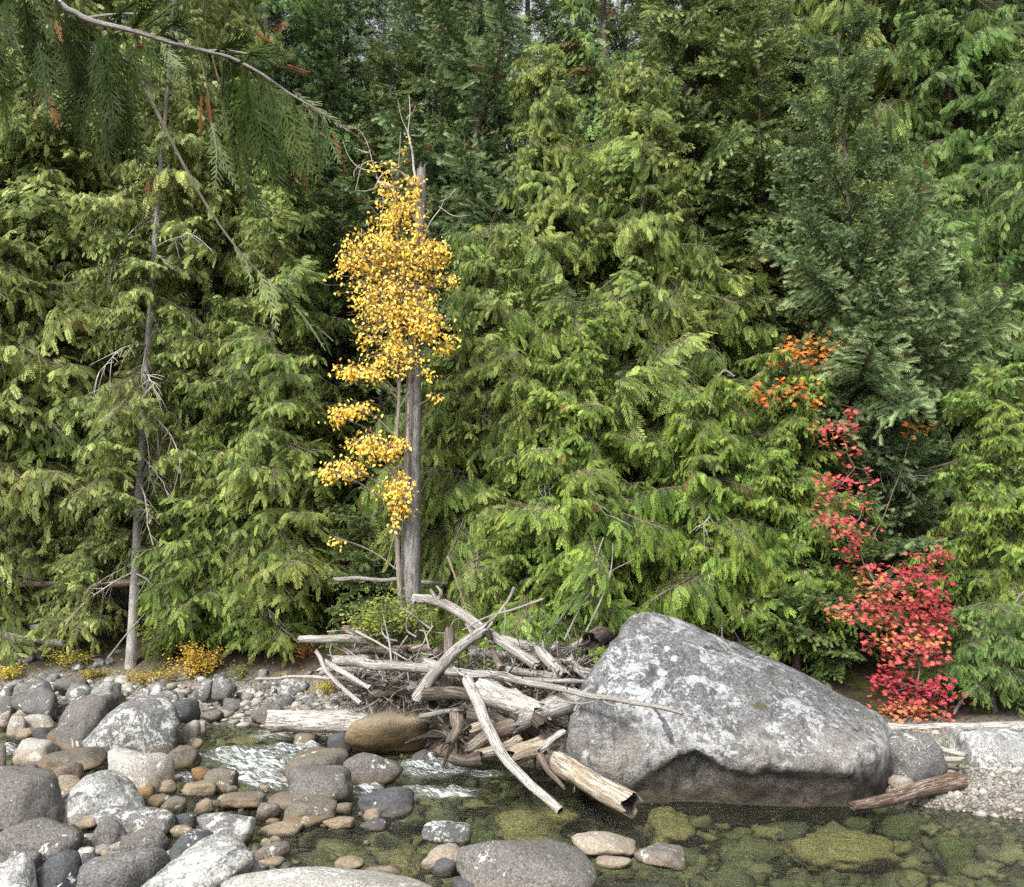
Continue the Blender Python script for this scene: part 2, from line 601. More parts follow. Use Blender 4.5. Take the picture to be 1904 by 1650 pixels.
def water_material():
    t = NT('river_water')
    p = t.pos()
    mp = t.n('Mapping')
    mp.inputs['Scale'].default_value = (0.8, 3.4, 1)
    mp.inputs['Rotation'].default_value = (0, 0, 0.14)
    t.l(p, mp.inputs[0])
    n1 = t.noise(mp.outputs[0], 2.6, 4, 0.55, 0.5)
    n2 = t.noise(mp.outputs[0], 15.0, 3, 0.55, 0.5)
    nrm = t.bump(t.math('ADD', t.math('MULTIPLY', n1, 0.7), t.math('MULTIPLY', n2, 0.3)), 1.0, 0.13)
    fr = t.n('Fresnel')
    fr.inputs[0].default_value = 1.33
    t.l(nrm, fr.inputs[1])
    tr = t.n('BsdfTransparent')
    tr.inputs[0].default_value = (0.68, 0.73, 0.56, 1)
    gl = t.n('BsdfGlossy')
    gl.inputs['Roughness'].default_value = 0.16
    gl.inputs['Color'].default_value = (1, 1, 1, 1)
    t.l(nrm, gl.inputs['Normal'])
    mx = t.n('MixShader')
    t.l(fr.outputs[0], mx.inputs[0])
    t.l(tr.outputs[0], mx.inputs[1])
    t.l(gl.outputs[0], mx.inputs[2])
    foam = t.attr('tone')
    m2 = t.n('Mapping')
    m2.inputs['Scale'].default_value = (0.42, 2.3, 1)
    m1 = t.n('Mapping')
    m1.inputs['Rotation'].default_value = (0, 0, 0.5)
    t.l(p, m1.inputs[0])
    t.l(m1.outputs[0], m2.inputs[0])
    fn = t.math('ADD', t.math('MULTIPLY', t.noise(m2.outputs[0], 4.5, 4, 0.65, 1.6), 0.62), t.math('MULTIPLY', t.noise(m2.outputs[0], 26.0, 6, 0.75, 0.9), 0.38))
    k = t.step(t.math('ADD', fn, t.math('MULTIPLY', foam, 0.11)), 0.555, 0.70)
    k = t.math('MULTIPLY', t.math('ADD', t.math('MULTIPLY', k, 0.82), t.math('MULTIPLY', fn, 0.12)), t.step(foam, 0.0, 0.6))
    fb = t.bsdf((0.62, 0.66, 0.66), 0.6, 0.3, nrm)
    m3 = t.n('MixShader')
    t.l(t.math('MULTIPLY', k, 0.92), m3.inputs[0])
    t.l(mx.outputs[0], m3.inputs[1])
    t.l(fb, m3.inputs[2])
    return t.out(m3.outputs[0])

wx = axis(-40, -13, 7.5, 40, 0.055)
wy = np.unique(np.concatenate((np.linspace(-3, 7, 14), np.arange(7, 13.5, 0.042), np.arange(13.5, 19, 0.06), np.arange(19, 23.5, 0.1))))
V, q, X, Y = grid_mesh(wx, wy, water_z)
river = structure(add('river_water', mesh_data('river_water', V, q, [water_material()], None, True, {'tone': foam_amount(X, Y)})))

# ------------------------------------------------------------------ foliage materials
M = {}
M['cedar_olive'] = foliage_mat('cedar_olive_foliage', (0.027, 0.042, 0.008), (0.128, 0.169, 0.036), (0.316, 0.375, 0.113), trans=0.28)
M['cedar_green'] = foliage_mat('cedar_green_foliage', (0.024, 0.042, 0.007), (0.103, 0.149, 0.030), (0.250, 0.305, 0.072), trans=0.28)
M['cedar_lime'] = foliage_mat('cedar_lime_foliage', (0.022, 0.044, 0.006), (0.097, 0.160, 0.023), (0.236, 0.326, 0.056), trans=0.28)
M['cedar_deep'] = foliage_mat('cedar_deep_foliage', (0.015, 0.033, 0.008), (0.066, 0.123, 0.026), (0.168, 0.255, 0.063), trans=0.28)
M['fir_blue'] = foliage_mat('fir_blue_foliage', (0.014, 0.029, 0.010), (0.080, 0.130, 0.048), (0.250, 0.325, 0.150), trans=0.18)
M['fir_dark'] = foliage_mat('fir_dark_foliage', (0.010, 0.020, 0.006), (0.055, 0.092, 0.024), (0.182, 0.240, 0.078), trans=0.15)
M['fir_green'] = foliage_mat('fir_green_foliage', (0.015, 0.028, 0.007), (0.090, 0.135, 0.036), (0.293, 0.345, 0.124), trans=0.15)
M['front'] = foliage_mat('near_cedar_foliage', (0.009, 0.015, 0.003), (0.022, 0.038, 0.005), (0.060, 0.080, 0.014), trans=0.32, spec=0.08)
M['front_pale'] = foliage_mat('pale_cedar_foliage', (0.06, 0.085, 0.028), (0.13, 0.165, 0.066), (0.22, 0.25, 0.13), trans=0.3, spec=0.1)
M['front_rust'] = foliage_mat('rusty_cedar_foliage', (0.09, 0.03, 0.012), (0.14, 0.05, 0.02), (0.22, 0.10, 0.05), trans=0.3, spec=0.1)
M['yellow'] = foliage_mat('yellow_leaves', (0.58, 0.38, 0.035), (0.72, 0.55, 0.07), (0.80, 0.66, 0.16), (0.48, 0.26, 0.04), trans=0.25, var=0.16)
M['maple'] = foliage_mat('maple_leaves', (0.28, 0.020, 0.048), (0.38, 0.085, 0.065), (0.42, 0.18, 0.055), (0.5, 0.1, 0.05), trans=0.25, var=0.25)
M['maple_shade'] = foliage_mat('maple_orange_leaves', (0.50, 0.11, 0.03), (0.52, 0.20, 0.035), (0.55, 0.30, 0.05), trans=0.4)
M['shrub_green'] = foliage_mat('shrub_green_leaves', (0.05, 0.08, 0.015), (0.12, 0.16, 0.03), (0.26, 0.28, 0.05), (0.38, 0.22, 0.03), trans=0.35, brown_at=0.93)
M['shrub_gold'] = foliage_mat('shrub_gold_leaves', (0.30, 0.20, 0.03), (0.48, 0.32, 0.04), (0.62, 0.45, 0.07), (0.40, 0.16, 0.03), trans=0.35)
M['shrub_rust'] = foliage_mat('shrub_rust_leaves', (0.20, 0.06, 0.02), (0.30, 0.12, 0.03), (0.36, 0.22, 0.05), trans=0.3)
M['moss_gold'] = foliage_mat('ground_shrub_leaves', (0.14, 0.11, 0.02), (0.27, 0.21, 0.03), (0.42, 0.34, 0.05), (0.30, 0.12, 0.02), trans=0.3)
M['grass'] = foliage_mat('grass_blades', (0.10, 0.16, 0.02), (0.20, 0.27, 0.04), (0.42, 0.38, 0.10), trans=0.35)
M['twig'] = bark_mat('twig_bark', (0.06, 0.045, 0.03), (0.20, 0.16, 0.12), 3)
M['dead_twig'] = bark_mat('dead_twig_bark', (0.17, 0.15, 0.13), (0.46, 0.42, 0.37), 3)
M['white_twig'] = bark_mat('bleached_twig', (0.34, 0.30, 0.26), (0.72, 0.68, 0.62), 3)
M['bark_cedar'] = bark_mat('cedar_bark', (0.03, 0.025, 0.021), (0.16, 0.135, 0.12), 16)
M['bark_grey'] = bark_mat('pale_cedar_bark', (0.09, 0.082, 0.075), (0.36, 0.34, 0.315), 16)
M['bark_fir'] = bark_mat('fir_bark', (0.02, 0.016, 0.013), (0.11, 0.09, 0.075), 10)
M['bark_snag'] = bark_mat('snag_wood', (0.05, 0.046, 0.042), (0.27, 0.255, 0.24), 14, 0.9)
M['bark_poplar'] = bark_mat('poplar_bark', (0.08, 0.065, 0.05), (0.25, 0.21, 0.17), 6)

# ------------------------------------------------------------------ conifer boughs
def spray_template(n=8, width=0.42, fill=0.040, bend=0.30):
    """flat fern-like cedar spray along +X, one unit long"""
    V, T = [], []
    for i in range(n):
        x = 0.05 + 0.88 * i / n
        for sgn in (1, -1):
            w = width * (1 - x) ** 0.55 * (0.55 + 0.45 * min(1, x * 4)) * (0.85 + 0.3 * rnd.random())
            xs = x + (0.03 if sgn < 0 else 0)
            dx = w * (0.85 + 0.3 * rnd.random())
            a = np.array((xs, 0, 0))
            tip = np.array((xs + dx, sgn * w, -0.25 * w))
            mid = a * 0.45 + tip * 0.55
            side = np.array((w, -sgn * dx, 0)) / math.hypot(w, dx) * fill
            k = len(V)
            V += [a, mid + side, tip, mid - side]
            T += [(k, k + 1, k + 2), (k, k + 2, k + 3)]
    k = len(V)
    V += [(0, -0.018, 0), (0, 0.018, 0), (1.0, 0, 0)]
    T += [(k, k + 1, k + 2)]
    V = np.array(V, float)
    V[:, 2] -= bend * V[:, 0] ** 2
    return V, np.array(T)

def brush_template(n=9, length=0.32, w=0.052):
    """fir twig: short needles all round a stem along +X, one unit long"""
    V, T = [], []
    for i in range(n):
        x = 0.02 + 0.96 * i / n
        for a in (10, 62, 118, 170, 262):
            a = math.radians(a + rnd.uniform(-16, 16))
            l = length * (0.8 + 0.4 * rnd.random()) * (1 if x < 0.8 else 0.75)
            d = np.array((0.75, math.cos(a) * 0.75, math.sin(a) * 0.6)) * l
            p = np.array((x, 0, 0))
            k = len(V)
            V += [p + (-w, 0, 0), p + (w, 0, 0), p + d]
            T += [(k, k + 1, k + 2)]
    k = len(V)
    V += [(0.9, -w, 0), (0.9, w, 0), (1.08, 0, 0.02)]
    T += [(k, k + 1, k + 2)]
    return np.array(V, float), np.array(T)

SPRAYS = [spray_template(8, 0.24, 0.034), spray_template(7, 0.19, 0.036), spray_template(8, 0.30, 0.032, 0.5), spray_template(7, 0.22, 0.034, 0.1)]
SPRAYS_LOW = [spray_template(4, 0.28, 0.07), spray_template(4, 0.24, 0.075, 0.45)]
BRUSH = [brush_template(9), brush_template(8, 0.40)]
BRUSH_LOW = [brush_template(4, 0.36, 0.085)]

def stamp(g, tmpl, O, Xd, Zd, L, tone, tip=0.25, m=0):
    """put one template many times: origins O, axes Xd, approximate normals Zd, lengths L"""
    O, Xd, Zd, L, tone = (np.asarray(a, float) for a in (O, Xd, Zd, L, tone))
    if len(O) == 0:
        return
    V, T = tmpl
    Xd = Xd / np.linalg.norm(Xd, axis=1)[:, None]
    Zd = Zd - Xd * (Zd * Xd).sum(1)[:, None]
    Zd = Zd / np.maximum(1e-6, np.linalg.norm(Zd, axis=1))[:, None]
    Yd = np.cross(Zd, Xd)
    P = O[:, None] + L[:, None, None] * (V[None, :, 0, None] * Xd[:, None] + V[None, :, 1, None] * Yd[:, None] + V[None, :, 2, None] * Zd[:, None])
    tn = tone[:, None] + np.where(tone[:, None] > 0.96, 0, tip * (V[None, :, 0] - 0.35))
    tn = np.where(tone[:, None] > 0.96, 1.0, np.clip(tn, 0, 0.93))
    n, k = len(O), len(V)
    F = (np.arange(n)[:, None, None] * k + T[None]).reshape(-1, 3)
    g.put(P.reshape(-1, 3), F, None, tn.reshape(-1), m)

def curve_pts(p0, d0, L, droop, lift, n=8, up=np.array((0, 0, 1.0))):
    t = np.linspace(0, 1, n)[:, None]
    return p0 + d0 * L * t + up * L * (-droop * t ** 2 + lift * t ** 3)

def bough(seed, kind='cedar', L=2.4, low=False):
    r = np.random.RandomState(seed)
    g = Geo()
    U = np.array((0, 0, 1.0))
    O, Xd, Zd, Ls, Tn = [], [], [], [], []
    if kind in ('cedar', 'lace'):
        droop, lift = (r.uniform(0.55, 0.85), r.uniform(0.30, 0.55)) if kind == 'cedar' else (r.uniform(0.5, 0.8), r.uniform(0.1, 0.3))
        main = curve_pts(np.zeros(3), unit((1, r.uniform(-.12, .12), r.uniform(0.05, 0.3))), L, droop, lift, 14)
        T, N, B = frame_along(main)
        tube(g, main, np.linspace(0.024, 0.005, 14) * (0.6 if low else 1), 4 if low else 5, 0.2, 1, False)
        step = 0.068 if not low else 0.13
        nsec = int(L * 0.86 / step)
        for i in range(nsec + 1):
            t = 0.14 + 0.86 * i / nsec
            x = t * 13
            a, f = min(12, int(x)), x - min(12, int(x))
            p = main[a] * (1 - f) + main[a + 1] * f
            tg = T[a]
            side = unit(np.cross(U, tg)) * (1 if i % 2 else -1)
            l2 = L * (0.10 + 0.30 * (1 - t) ** 0.8 * min(1, t * 3.2)) * r.uniform(0.4, 1.45)
            if r.rand() < 0.12:
                continue
            if i == nsec:
                side, l2 = side * 0.1, 0.25
            d2 = unit(tg * r.uniform(0.55, 0.9) + side * r.uniform(0.7, 1.0) + U * r.normal(-0.08, 0.38))
            sec = curve_pts(p, d2, l2, r.uniform(0.1, 0.9) if kind == 'cedar' else r.uniform(0.7, 1.2), r.uniform(0, 0.2), 7)
            if not low:
                tube(g, sec, np.linspace(0.007, 0.003, 7), 3, 0.35, 1, False)
            T2 = np.gradient(sec, axis=0)
            ns = max(2, int(l2 / (0.066 if not low else 0.11)))
            bt = r.uniform(0.0, 0.62)
            if r.rand() < 0.006:
                bt = 1.0
            for j in range(ns + 1):
                u = (j + 0.4) / (ns + 0.4)
                y = min(u, 1) * 6
                b, h = min(5, int(y)), y - min(5, int(y))
                q = sec[b] * (1 - h) + sec[b + 1] * h
                t2 = unit(T2[b])
                s2 = unit(np.cross(U, t2)) * (1 if j % 2 else -1)
                down = r.uniform(0.25, 0.9) if kind == 'cedar' else r.uniform(0.8, 1.9)
                if j == ns:
                    s2 = s2 * 0.1
                    down *= 0.6
                d3 = t2 * r.uniform(0.5, 0.9) + s2 * r.uniform(0.4, 0.9) - U * down
                O.append(q)
                Xd.append(d3)
                Zd.append(unit(U * r.uniform(0.5, 1.1) + tg * r.uniform(0.1, 0.9) + r.normal(0, 0.35, 3)))
                ll = r.uniform(0.16, 0.33) if kind == 'cedar' else r.uniform(0.22, 0.50)
                Ls.append(ll * (1.25 if low else 1))
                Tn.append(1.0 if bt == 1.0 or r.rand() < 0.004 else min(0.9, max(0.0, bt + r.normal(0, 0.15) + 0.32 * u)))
        S_ = SPRAYS_LOW if low else SPRAYS
    elif kind in ('fir', 'spruce'):
        # stiff flat boughs, twigs herring-boned; the spruce droops more and turns its tip up
        if kind == 'fir':
            d0 = unit((1, r.uniform(-.1, .1), r.uniform(-0.05, 0.2)))
            main = curve_pts(np.zeros(3), d0, L, r.uniform(0.15, 0.4), r.uniform(0.05, 0.25), 12)
        else:
            d0 = unit((1, r.uniform(-.1, .1), r.uniform(0.0, 0.25)))
            main = curve_pts(np.zeros(3), d0, L, r.uniform(0.45, 0.7), r.uniform(0.45, 0.75), 12)
        T, N, B = frame_along(main)
        tube(g, main, np.linspace(0.028, 0.006, 12), 4, 0.2, 1, False)
        step = 0.08 if not low else 0.14
        nsec = int(L * 0.88 / step)
        for i in range(nsec + 1):
            t = 0.12 + 0.88 * i / nsec
            x = t * 11
            a, f = min(10, int(x)), x - min(10, int(x))
            p = main[a] * (1 - f) + main[a + 1] * f
            tg = T[a]
            side = unit(np.cross(U, tg)) * (1 if i % 2 else -1)
            l2 = L * (0.07 + 0.34 * (1 - t) ** 0.9 * min(1, t * 3.5)) * r.uniform(0.5, 1.35)
            if i == nsec:
                side, l2 = side * 0.05, 0.2
            d2 = unit(tg * r.uniform(0.6, 0.9) + side * r.uniform(0.75, 1.0) + U * r.normal(-0.06, 0.16))
            sec = curve_pts(p, d2, l2, r.uniform(0.1, 0.4), r.uniform(0.0, 0.3), 6)
            T2 = np.gradient(sec, axis=0)
            ns = max(2, int(l2 / (0.075 if not low else 0.13)))
            bt = r.uniform(0.0, 0.22)
            for j in range(ns + 1):
                u = (j + 0.4) / (ns + 0.4)
                y = min(u, 1) * 5
                b, h = min(4, int(y)), y - min(4, int(y))
                q = sec[b] * (1 - h) + sec[b + 1] * h
                t2 = unit(T2[b])
                s2 = unit(np.cross(U, t2)) * (1 if j % 2 else -1)
                if j == ns:
                    s2 = s2 * 0.05
                dn = r.uniform(-0.15, 0.25) if kind == 'fir' else r.uniform(-0.25, 0.7)
                O.append(q)
                Xd.append(t2 * r.uniform(0.6, 1.0) + s2 * r.uniform(0.6, 0.9) - U * dn)
                Zd.append(U + r.normal(0, 0.2, 3))
                Ls.append(r.uniform(0.12, 0.22) * (1.35 if low else 1))
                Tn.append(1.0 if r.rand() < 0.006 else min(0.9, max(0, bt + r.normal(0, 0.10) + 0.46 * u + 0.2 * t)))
        S_ = BRUSH_LOW if low else BRUSH
    O, Xd, Zd, Ls, Tn = map(np.array, (O, Xd, Zd, Ls, Tn))
    pick = r.randint(0, len(S_), len(O))
    for k, tm in enumerate(S_):
        w = pick == k
        stamp(g, tm, O[w], Xd[w], Zd[w], Ls[w], Tn[w])
    return g

BOUGH = {}
for kind, n, L in (('cedar', 9, 2.4), ('lace', 7, 2.3), ('fir', 8, 2.3), ('spruce', 8, 2.4)):
    BOUGH[kind] = []
    for k in range(n):
        g = bough(100 + 17 * k + len(kind) * 1000, kind, L)
        BOUGH[kind].append(g.data(kind + '_bough', [M['cedar_green'], M['twig']]))
LOW = {k: [bough(900 + 31 * i + len(k) * 77, k, 2.4, True) for i in range(5)] for k in ('cedar', 'lace', 'fir', 'spruce')}

COPIES = {}
def bough_mesh(kind, mat, r):
    """one of a handful of boughs of this kind in this foliage"""
    key = (kind, mat.name)
    if key not in COPIES:
        COPIES[key] = []
        for k in range(6):
            me = BOUGH[kind][(k + 3 * len(COPIES)) % len(BOUGH[kind])].copy()
            me.materials[0] = mat
            COPIES[key].append(me)
    return COPIES[key][r.randint(6)]

def trunk_mesh(H, r0, seed, mat, lean=(0, 0), n=12, top=0.12):
    r = np.random.RandomState(seed)
    k = max(10, int(H / 0.5))
    t = np.linspace(0, 1, k)
    P = np.stack((lean[0] * t * H, lean[1] * t * H, t * H - 0.5), 1)
    P[:, 0] += fbm(np.stack((t * 3, t * 0 + seed, t * 0), 1), 2, seed) * 0.10
    P[:, 1] += fbm(np.stack((t * 3, t * 0 + seed + 9, t * 0), 1), 2, seed) * 0.10
    rad = r0 * (1 - (1 - top) * t) * (1 + 0.55 * np.exp(-t * H / 0.6))
    g = Geo()
    flute = 1 + 0.07 * np.array([r.uniform(-1, 1) for _ in range(n)] + [0])
    flute[-1] = flute[0]
    tube(g, P, rad, n, 0, 0, True, lambda kk, nn: flute[None, :] * (1 + 0.03 * r.normal(size=(kk, 1))))
    return g.data('trunk', [mat], True), P

def dead_branch(seed, L, m):
    """a bare grey branch with finer side twigs"""
    r = np.random.RandomState(seed)
    g = Geo()
    main = curve_pts(np.zeros(3), unit((1, r.uniform(-.3, .3), r.uniform(-.2, .25))), L, r.uniform(0.0, 0.6), 0, 9)
    main += np.stack([fbm(np.stack((np.linspace(0, 4, 9), np.full(9, seed + 3.0 * q), np.zeros(9)), 1), 2, seed) for q in range(3)], 1) * 0.08 * np.linspace(0, 1, 9)[:, None]
    tube(g, main, np.linspace(0.017, 0.005, 9), 4, 0, 0, False)
    T = np.gradient(main, axis=0)
    for i in range(int(L * 9)):
        a = r.randint(2, 9)
        sd = unit(np.cross((0, 0, 1), T[a])) * r.choice((-1, 1))
        d = unit(unit(T[a]) * r.uniform(.4, .9) + sd * r.uniform(.3, 1) + np.array((0, 0, r.uniform(-0.9, .3))))
        l = L * r.uniform(0.12, 0.4)
        tube(g, curve_pts(main[a], d, l, r.uniform(0, .5), 0, 5), np.linspace(0.007, 0.0025, 5), 3, 0, 0, False)
    return g.data('dead_branch', [m])

DEAD = [dead_branch(40 + k, 1.5, M['dead_twig']) for k in range(6)]

TREES = []
def conifer(name, label, px, Y, ytop, kind, mat, bark, Rmax, n, r0, y0=None, seed=0, group='conifers of the forest edge', lean=0.0,
            power=0.5, dead=0, pitch=0.0, front=2.1, smin=0.42, ymax=-200, tilt_top=0.0, spread=0.25, thick=1.0, gap=0.0):
    """a tree rooted behind pixel column px at distance Y whose tip shows at pixel row ytop;
    boughs start at row y0 and stop a little above the frame"""
    r = np.random.RandomState(seed + 500)
    n, Rmax = int(n * 1.65), Rmax * 1.2
    base = at(px, 1150, Y)
    gz = ground_z(base[0], Y)
    base[2] = gz
    ztop = at(px, ytop, Y)[2]
    H = ztop - gz
    z0 = (at(px, y0, Y)[2] if y0 else gz + 0.6) - gz
    zmax = min(H, at(px, ymax, Y)[2] - gz)
    root = thing(name, label, 'tree', base, group)
    me, P = trunk_mesh(min(H, zmax + 2) + 0.5, r0, seed, bark, (lean, 0))
    add('trunk', me, root)
    azc = math.atan2(-Y, -base[0])
    kinds = kind if isinstance(kind, tuple) else (kind,)
    for i in range(n):
        u = (i + r.uniform(0, 1)) / n
        # more boughs low down, where they are long
        z = z0 + (zmax - z0) * u
        k = (z - z0) / max(0.1, (H - z0))
        Rz = Rmax * (1 - k) ** power * min(1.0, 0.62 + 1.2 * k * 2)
        az = azc + (r.uniform(-1, 1) * front if not gap else r.choice((-1, 1)) * r.uniform(gap, front + 0.3))
        lump = 1 + spread * float(vnoise(np.array([[az * 1.6, z * 0.45, seed * 3.1]]), 5)[0]) * 1.6
        sc = max(smin, Rz / 2.35 * r.uniform(0.55, 1.18) * lump)
        b = r.choice(kinds)
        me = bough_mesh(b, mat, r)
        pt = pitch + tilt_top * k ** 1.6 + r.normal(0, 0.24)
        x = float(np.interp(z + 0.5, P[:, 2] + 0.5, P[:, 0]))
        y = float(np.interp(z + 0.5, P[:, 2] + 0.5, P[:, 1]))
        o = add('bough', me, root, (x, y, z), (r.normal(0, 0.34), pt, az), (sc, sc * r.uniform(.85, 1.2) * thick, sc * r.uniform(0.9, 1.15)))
    for i in range(dead):
        z = z0 + (zmax - z0) * r.uniform(-0.05, 0.55)
        z = max(0.4, z)
        az = azc + r.uniform(-1.5, 1.5)
        x = float(np.interp(z, P[:, 2] + 0.5, P[:, 0]))
        add('dead_branch', DEAD[r.randint(len(DEAD))], root, (x, 0, z), (r.uniform(-1, 1), r.uniform(0, 0.7), az), r.uniform(0.7, 1.5))
    TREES.append(root)
    return root

def crown_mesh(seed, kind, H, Rmax, n, mat):
    """whole crown in one mesh, for the trees further back"""
    r = np.random.RandomState(seed)
    g = Geo()
    for i in range(n):
        k = (i + r.rand()) / n
        z = H * (0.12 + 0.88 * k)
        sc = max(0.3, Rmax * (1 - k) ** 0.55 / 2.35 * r.uniform(0.75, 1.2))
        az = -math.pi / 2 + r.uniform(-1.9, 1.9)
        src = LOW[kind][r.randint(5)]
        Rm = np.array((Matrix.Rotation(az, 3, 'Z') @ Matrix.Rotation(-0.5 * k ** 1.5 + r.normal(0, .12), 3, 'Y') @ Matrix.Rotation(r.normal(0, .2), 3, 'X')))
        V, T, Q = src.arrays()
        V = (V * sc) @ Rm.T + (0, 0, z)
        off = g.n
        g.V.append(V)
        g.tone.append(np.concatenate(src.tone))
        g.uv.append(np.concatenate(src.uv))
        g.T.append(T + off)
        g.mt.append(np.concatenate(src.mt))
        if len(Q):
            g.Q.append(Q + off)
            g.mq.append(np.concatenate(src.mq))
        g.n += len(V)
    return g.data('crown', [mat, M['twig']])

# ------------------------------------------------------------------ the forest edge
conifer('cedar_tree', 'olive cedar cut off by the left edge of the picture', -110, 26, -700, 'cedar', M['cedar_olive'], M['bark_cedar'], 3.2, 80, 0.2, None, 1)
conifer('cedar_tree', 'tall olive green cedar by the left edge, left of the thick dark trunk', 15, 25.5, -900, 'cedar', M['cedar_olive'], M['bark_cedar'], 3.0, 120, 0.18, None, 2, dead=5)
conifer('cedar_tree', 'old olive cedar with a thick dark trunk, left of the slim pale trunk', 142, 27, -800, 'cedar', M['cedar_olive'], M['bark_cedar'], 2.9, 110, 0.24, 1010, 3, dead=12, gap=0.4)
conifer('cedar_tree', 'slim cedar with a straight pale grey trunk bare near its foot', 243, 23.6, -450, 'cedar', M['cedar_olive'], M['bark_grey'], 2.0, 84, 0.12, 1010, 4, dead=18, power=0.5, gap=0.28)
conifer('cedar_tree', 'olive cedar with a dark trunk right of the slim pale trunk', 362, 26, -420, ('cedar', 'lace'), M['cedar_olive'], M['bark_cedar'], 2.6, 100, 0.17, 1000, 5, dead=12, gap=0.4)
conifer('cedar_tree', 'bushy green cedar between the dark trunk and the yellow tree', 485, 24, 210, 'cedar', M['cedar_green'], M['bark_cedar'], 2.3, 110, 0.14, None, 6, dead=4)
conifer('young_cedar', 'short bright green cedar in front of the olive cedars on the bank', 405, 24.4, 790, 'cedar', M['cedar_lime'], M['bark_cedar'], 1.7, 48, 0.07, None, 7)
conifer('young_cedar', 'bright young cedar at the edge of the dark gap beside the yellow tree', 520, 24.2, 740, 'cedar', M['cedar_lime'], M['bark_cedar'], 1.5, 48, 0.07, None, 8)
conifer('young_cedar', 'low spreading cedar on the left bank above the stones', 150, 24.6, 960, 'cedar', M['cedar_olive'], M['bark_cedar'], 1.6, 26, 0.06, None, 9)
conifer('fir_tree', 'dark fir in the shady gap left of the yellow tree', 615, 27.5, 330, 'fir', M['fir_dark'], M['bark_fir'], 2.7, 90, 0.18, None, 10)
conifer('fir_tree', 'dark low fir standing behind the broken grey trunk', 700, 26.5, 560, ('fir', 'cedar'), M['fir_dark'], M['bark_fir'], 2.2, 70, 0.14, None, 11)
conifer('fir_tree', 'blue green fir reaching out of the picture above the hanging branch', 610, 35, -260, ('fir', 'spruce'), M['fir_blue'], M['bark_fir'], 2.8, 90, 0.22, 620, 12, ymax=-160)
conifer('fir_tree', 'slender young fir whose bare leader rises above the yellow tree', 702, 31, 85, 'fir', M['fir_green'], M['bark_fir'], 2.3, 80, 0.12, 600, 13)
conifer('spruce_tree', 'tall blue green spruce in tiers right of the broken trunk', 885, 27.5, -330, 'spruce', M['fir_blue'], M['bark_fir'], 3.3, 62, 0.26, 640, 14, power=0.6, tilt_top=-0.15)
conifer('fir_tree', 'dark fir with a black trunk left of the gap of sky', 985, 32, -300, 'fir', M['fir_dark'], M['bark_fir'], 2.4, 60, 0.28, 560, 15, ymax=-160)
conifer('cedar_tree', 'narrow pale cedar top beside the gap of sky', 1075, 33, -40, 'lace', M['cedar_olive'], M['bark_cedar'], 1.9, 50, 0.12, 520, 16)
conifer('cedar_tree', 'large lacy cedar whose tip ends just below the gap of sky', 1020, 23.5, 95, ('lace', 'cedar'), M['cedar_green'], M['bark_cedar'], 2.8, 120, 0.18, None, 17, power=0.6, dead=5)
conifer('cedar_tree', 'large lacy cedar behind the log jam, with a dark trunk below', 1215, 22, 110, ('lace', 'cedar'), M['cedar_green'], M['bark_cedar'], 2.7, 125, 0.22, 1060, 18, power=0.55, dead=9)
conifer('cedar_tree', 'green cedar close to the right side of the yellow tree', 905, 21, 420, ('cedar', 'lace'), M['cedar_green'], M['bark_cedar'], 2.3, 100, 0.13, None, 19, dead=4)
conifer('young_cedar', 'bright cedar right above the log jam', 1075, 19.8, 560, 'cedar', M['cedar_lime'], M['bark_cedar'], 1.9, 80, 0.10, None, 20, dead=6)
conifer('fir_tree', 'massive fir with a furrowed dark trunk near the top of the picture', 1318, 26, -500, 'fir', M['fir_green'], M['bark_fir'], 3.4, 105, 0.46, 800, 21, power=0.6)
conifer('fir_tree', 'dark green fir left of the blue green spruce', 1455, 24.5, 20, 'fir', M['fir_green'], M['bark_fir'], 2.8, 95, 0.2, 1000, 22, dead=4)
conifer('young_cedar', 'bright lime cedar between the giant boulder and the red maple', 1478, 19.3, 660, 'cedar', M['cedar_lime'], M['bark_cedar'], 1.5, 58, 0.09, 1180, 23)
conifer('young_cedar', 'bright cedar behind the peak of the giant boulder', 1345, 19.5, 700, ('cedar', 'lace'), M['cedar_lime'], M['bark_cedar'], 1.9, 64, 0.10, None, 24, dead=4)
conifer('cedar_tree', 'tall pale cedar with hanging lace at the top behind the spruce', 1665, 29, -420, 'lace', M['cedar_green'], M['bark_cedar'], 3.2, 110, 0.25, 640, 25, ymax=-160)
conifer('spruce_tree', 'big blue green spruce with upswept boughs above the red maple', 1622, 20.6, 60, 'spruce', M['fir_blue'], M['bark_fir'], 2.8, 84, 0.15, 1010, 26, power=0.6, pitch=-0.28, dead=3)
conifer('fir_tree', 'low dark fir boughs in the shade left of the red maple', 1545, 19.2, 1000, 'fir', M['fir_dark'], M['bark_fir'], 1.6, 34, 0.08, None, 36)
conifer('cedar_tree', 'tall cedar with a bare black trunk in the upper right corner', 1848, 27, -420, ('lace', 'cedar'), M['cedar_deep'], M['bark_fir'], 2.9, 80, 0.30, 640, 27, ymax=-160, dead=3)
conifer('cedar_tree', 'deep green cedar with fern-like boughs right of the spruce', 1795, 22.5, 330, 'cedar', M['cedar_deep'], M['bark_cedar'], 2.3, 96, 0.13, None, 28)
conifer('young_cedar', 'light green cedar with a thin pale trunk at the right edge', 1888, 18.4, 690, 'cedar', M['cedar_lime'], M['bark_grey'], 1.5, 56, 0.06, 1150, 29, dead=3)
conifer('young_cedar', 'low fern-like cedar behind the bleached log on the right bank', 1835, 17.6, 1120, 'cedar', M['cedar_deep'], M['bark_cedar'], 1.25, 26, 0.05, None, 30)
conifer('cedar_tree', 'deep green cedar cut off by the right edge of the picture', 2010, 23, 100, 'cedar', M['cedar_deep'], M['bark_cedar'], 2.8, 70, 0.15, None, 31)
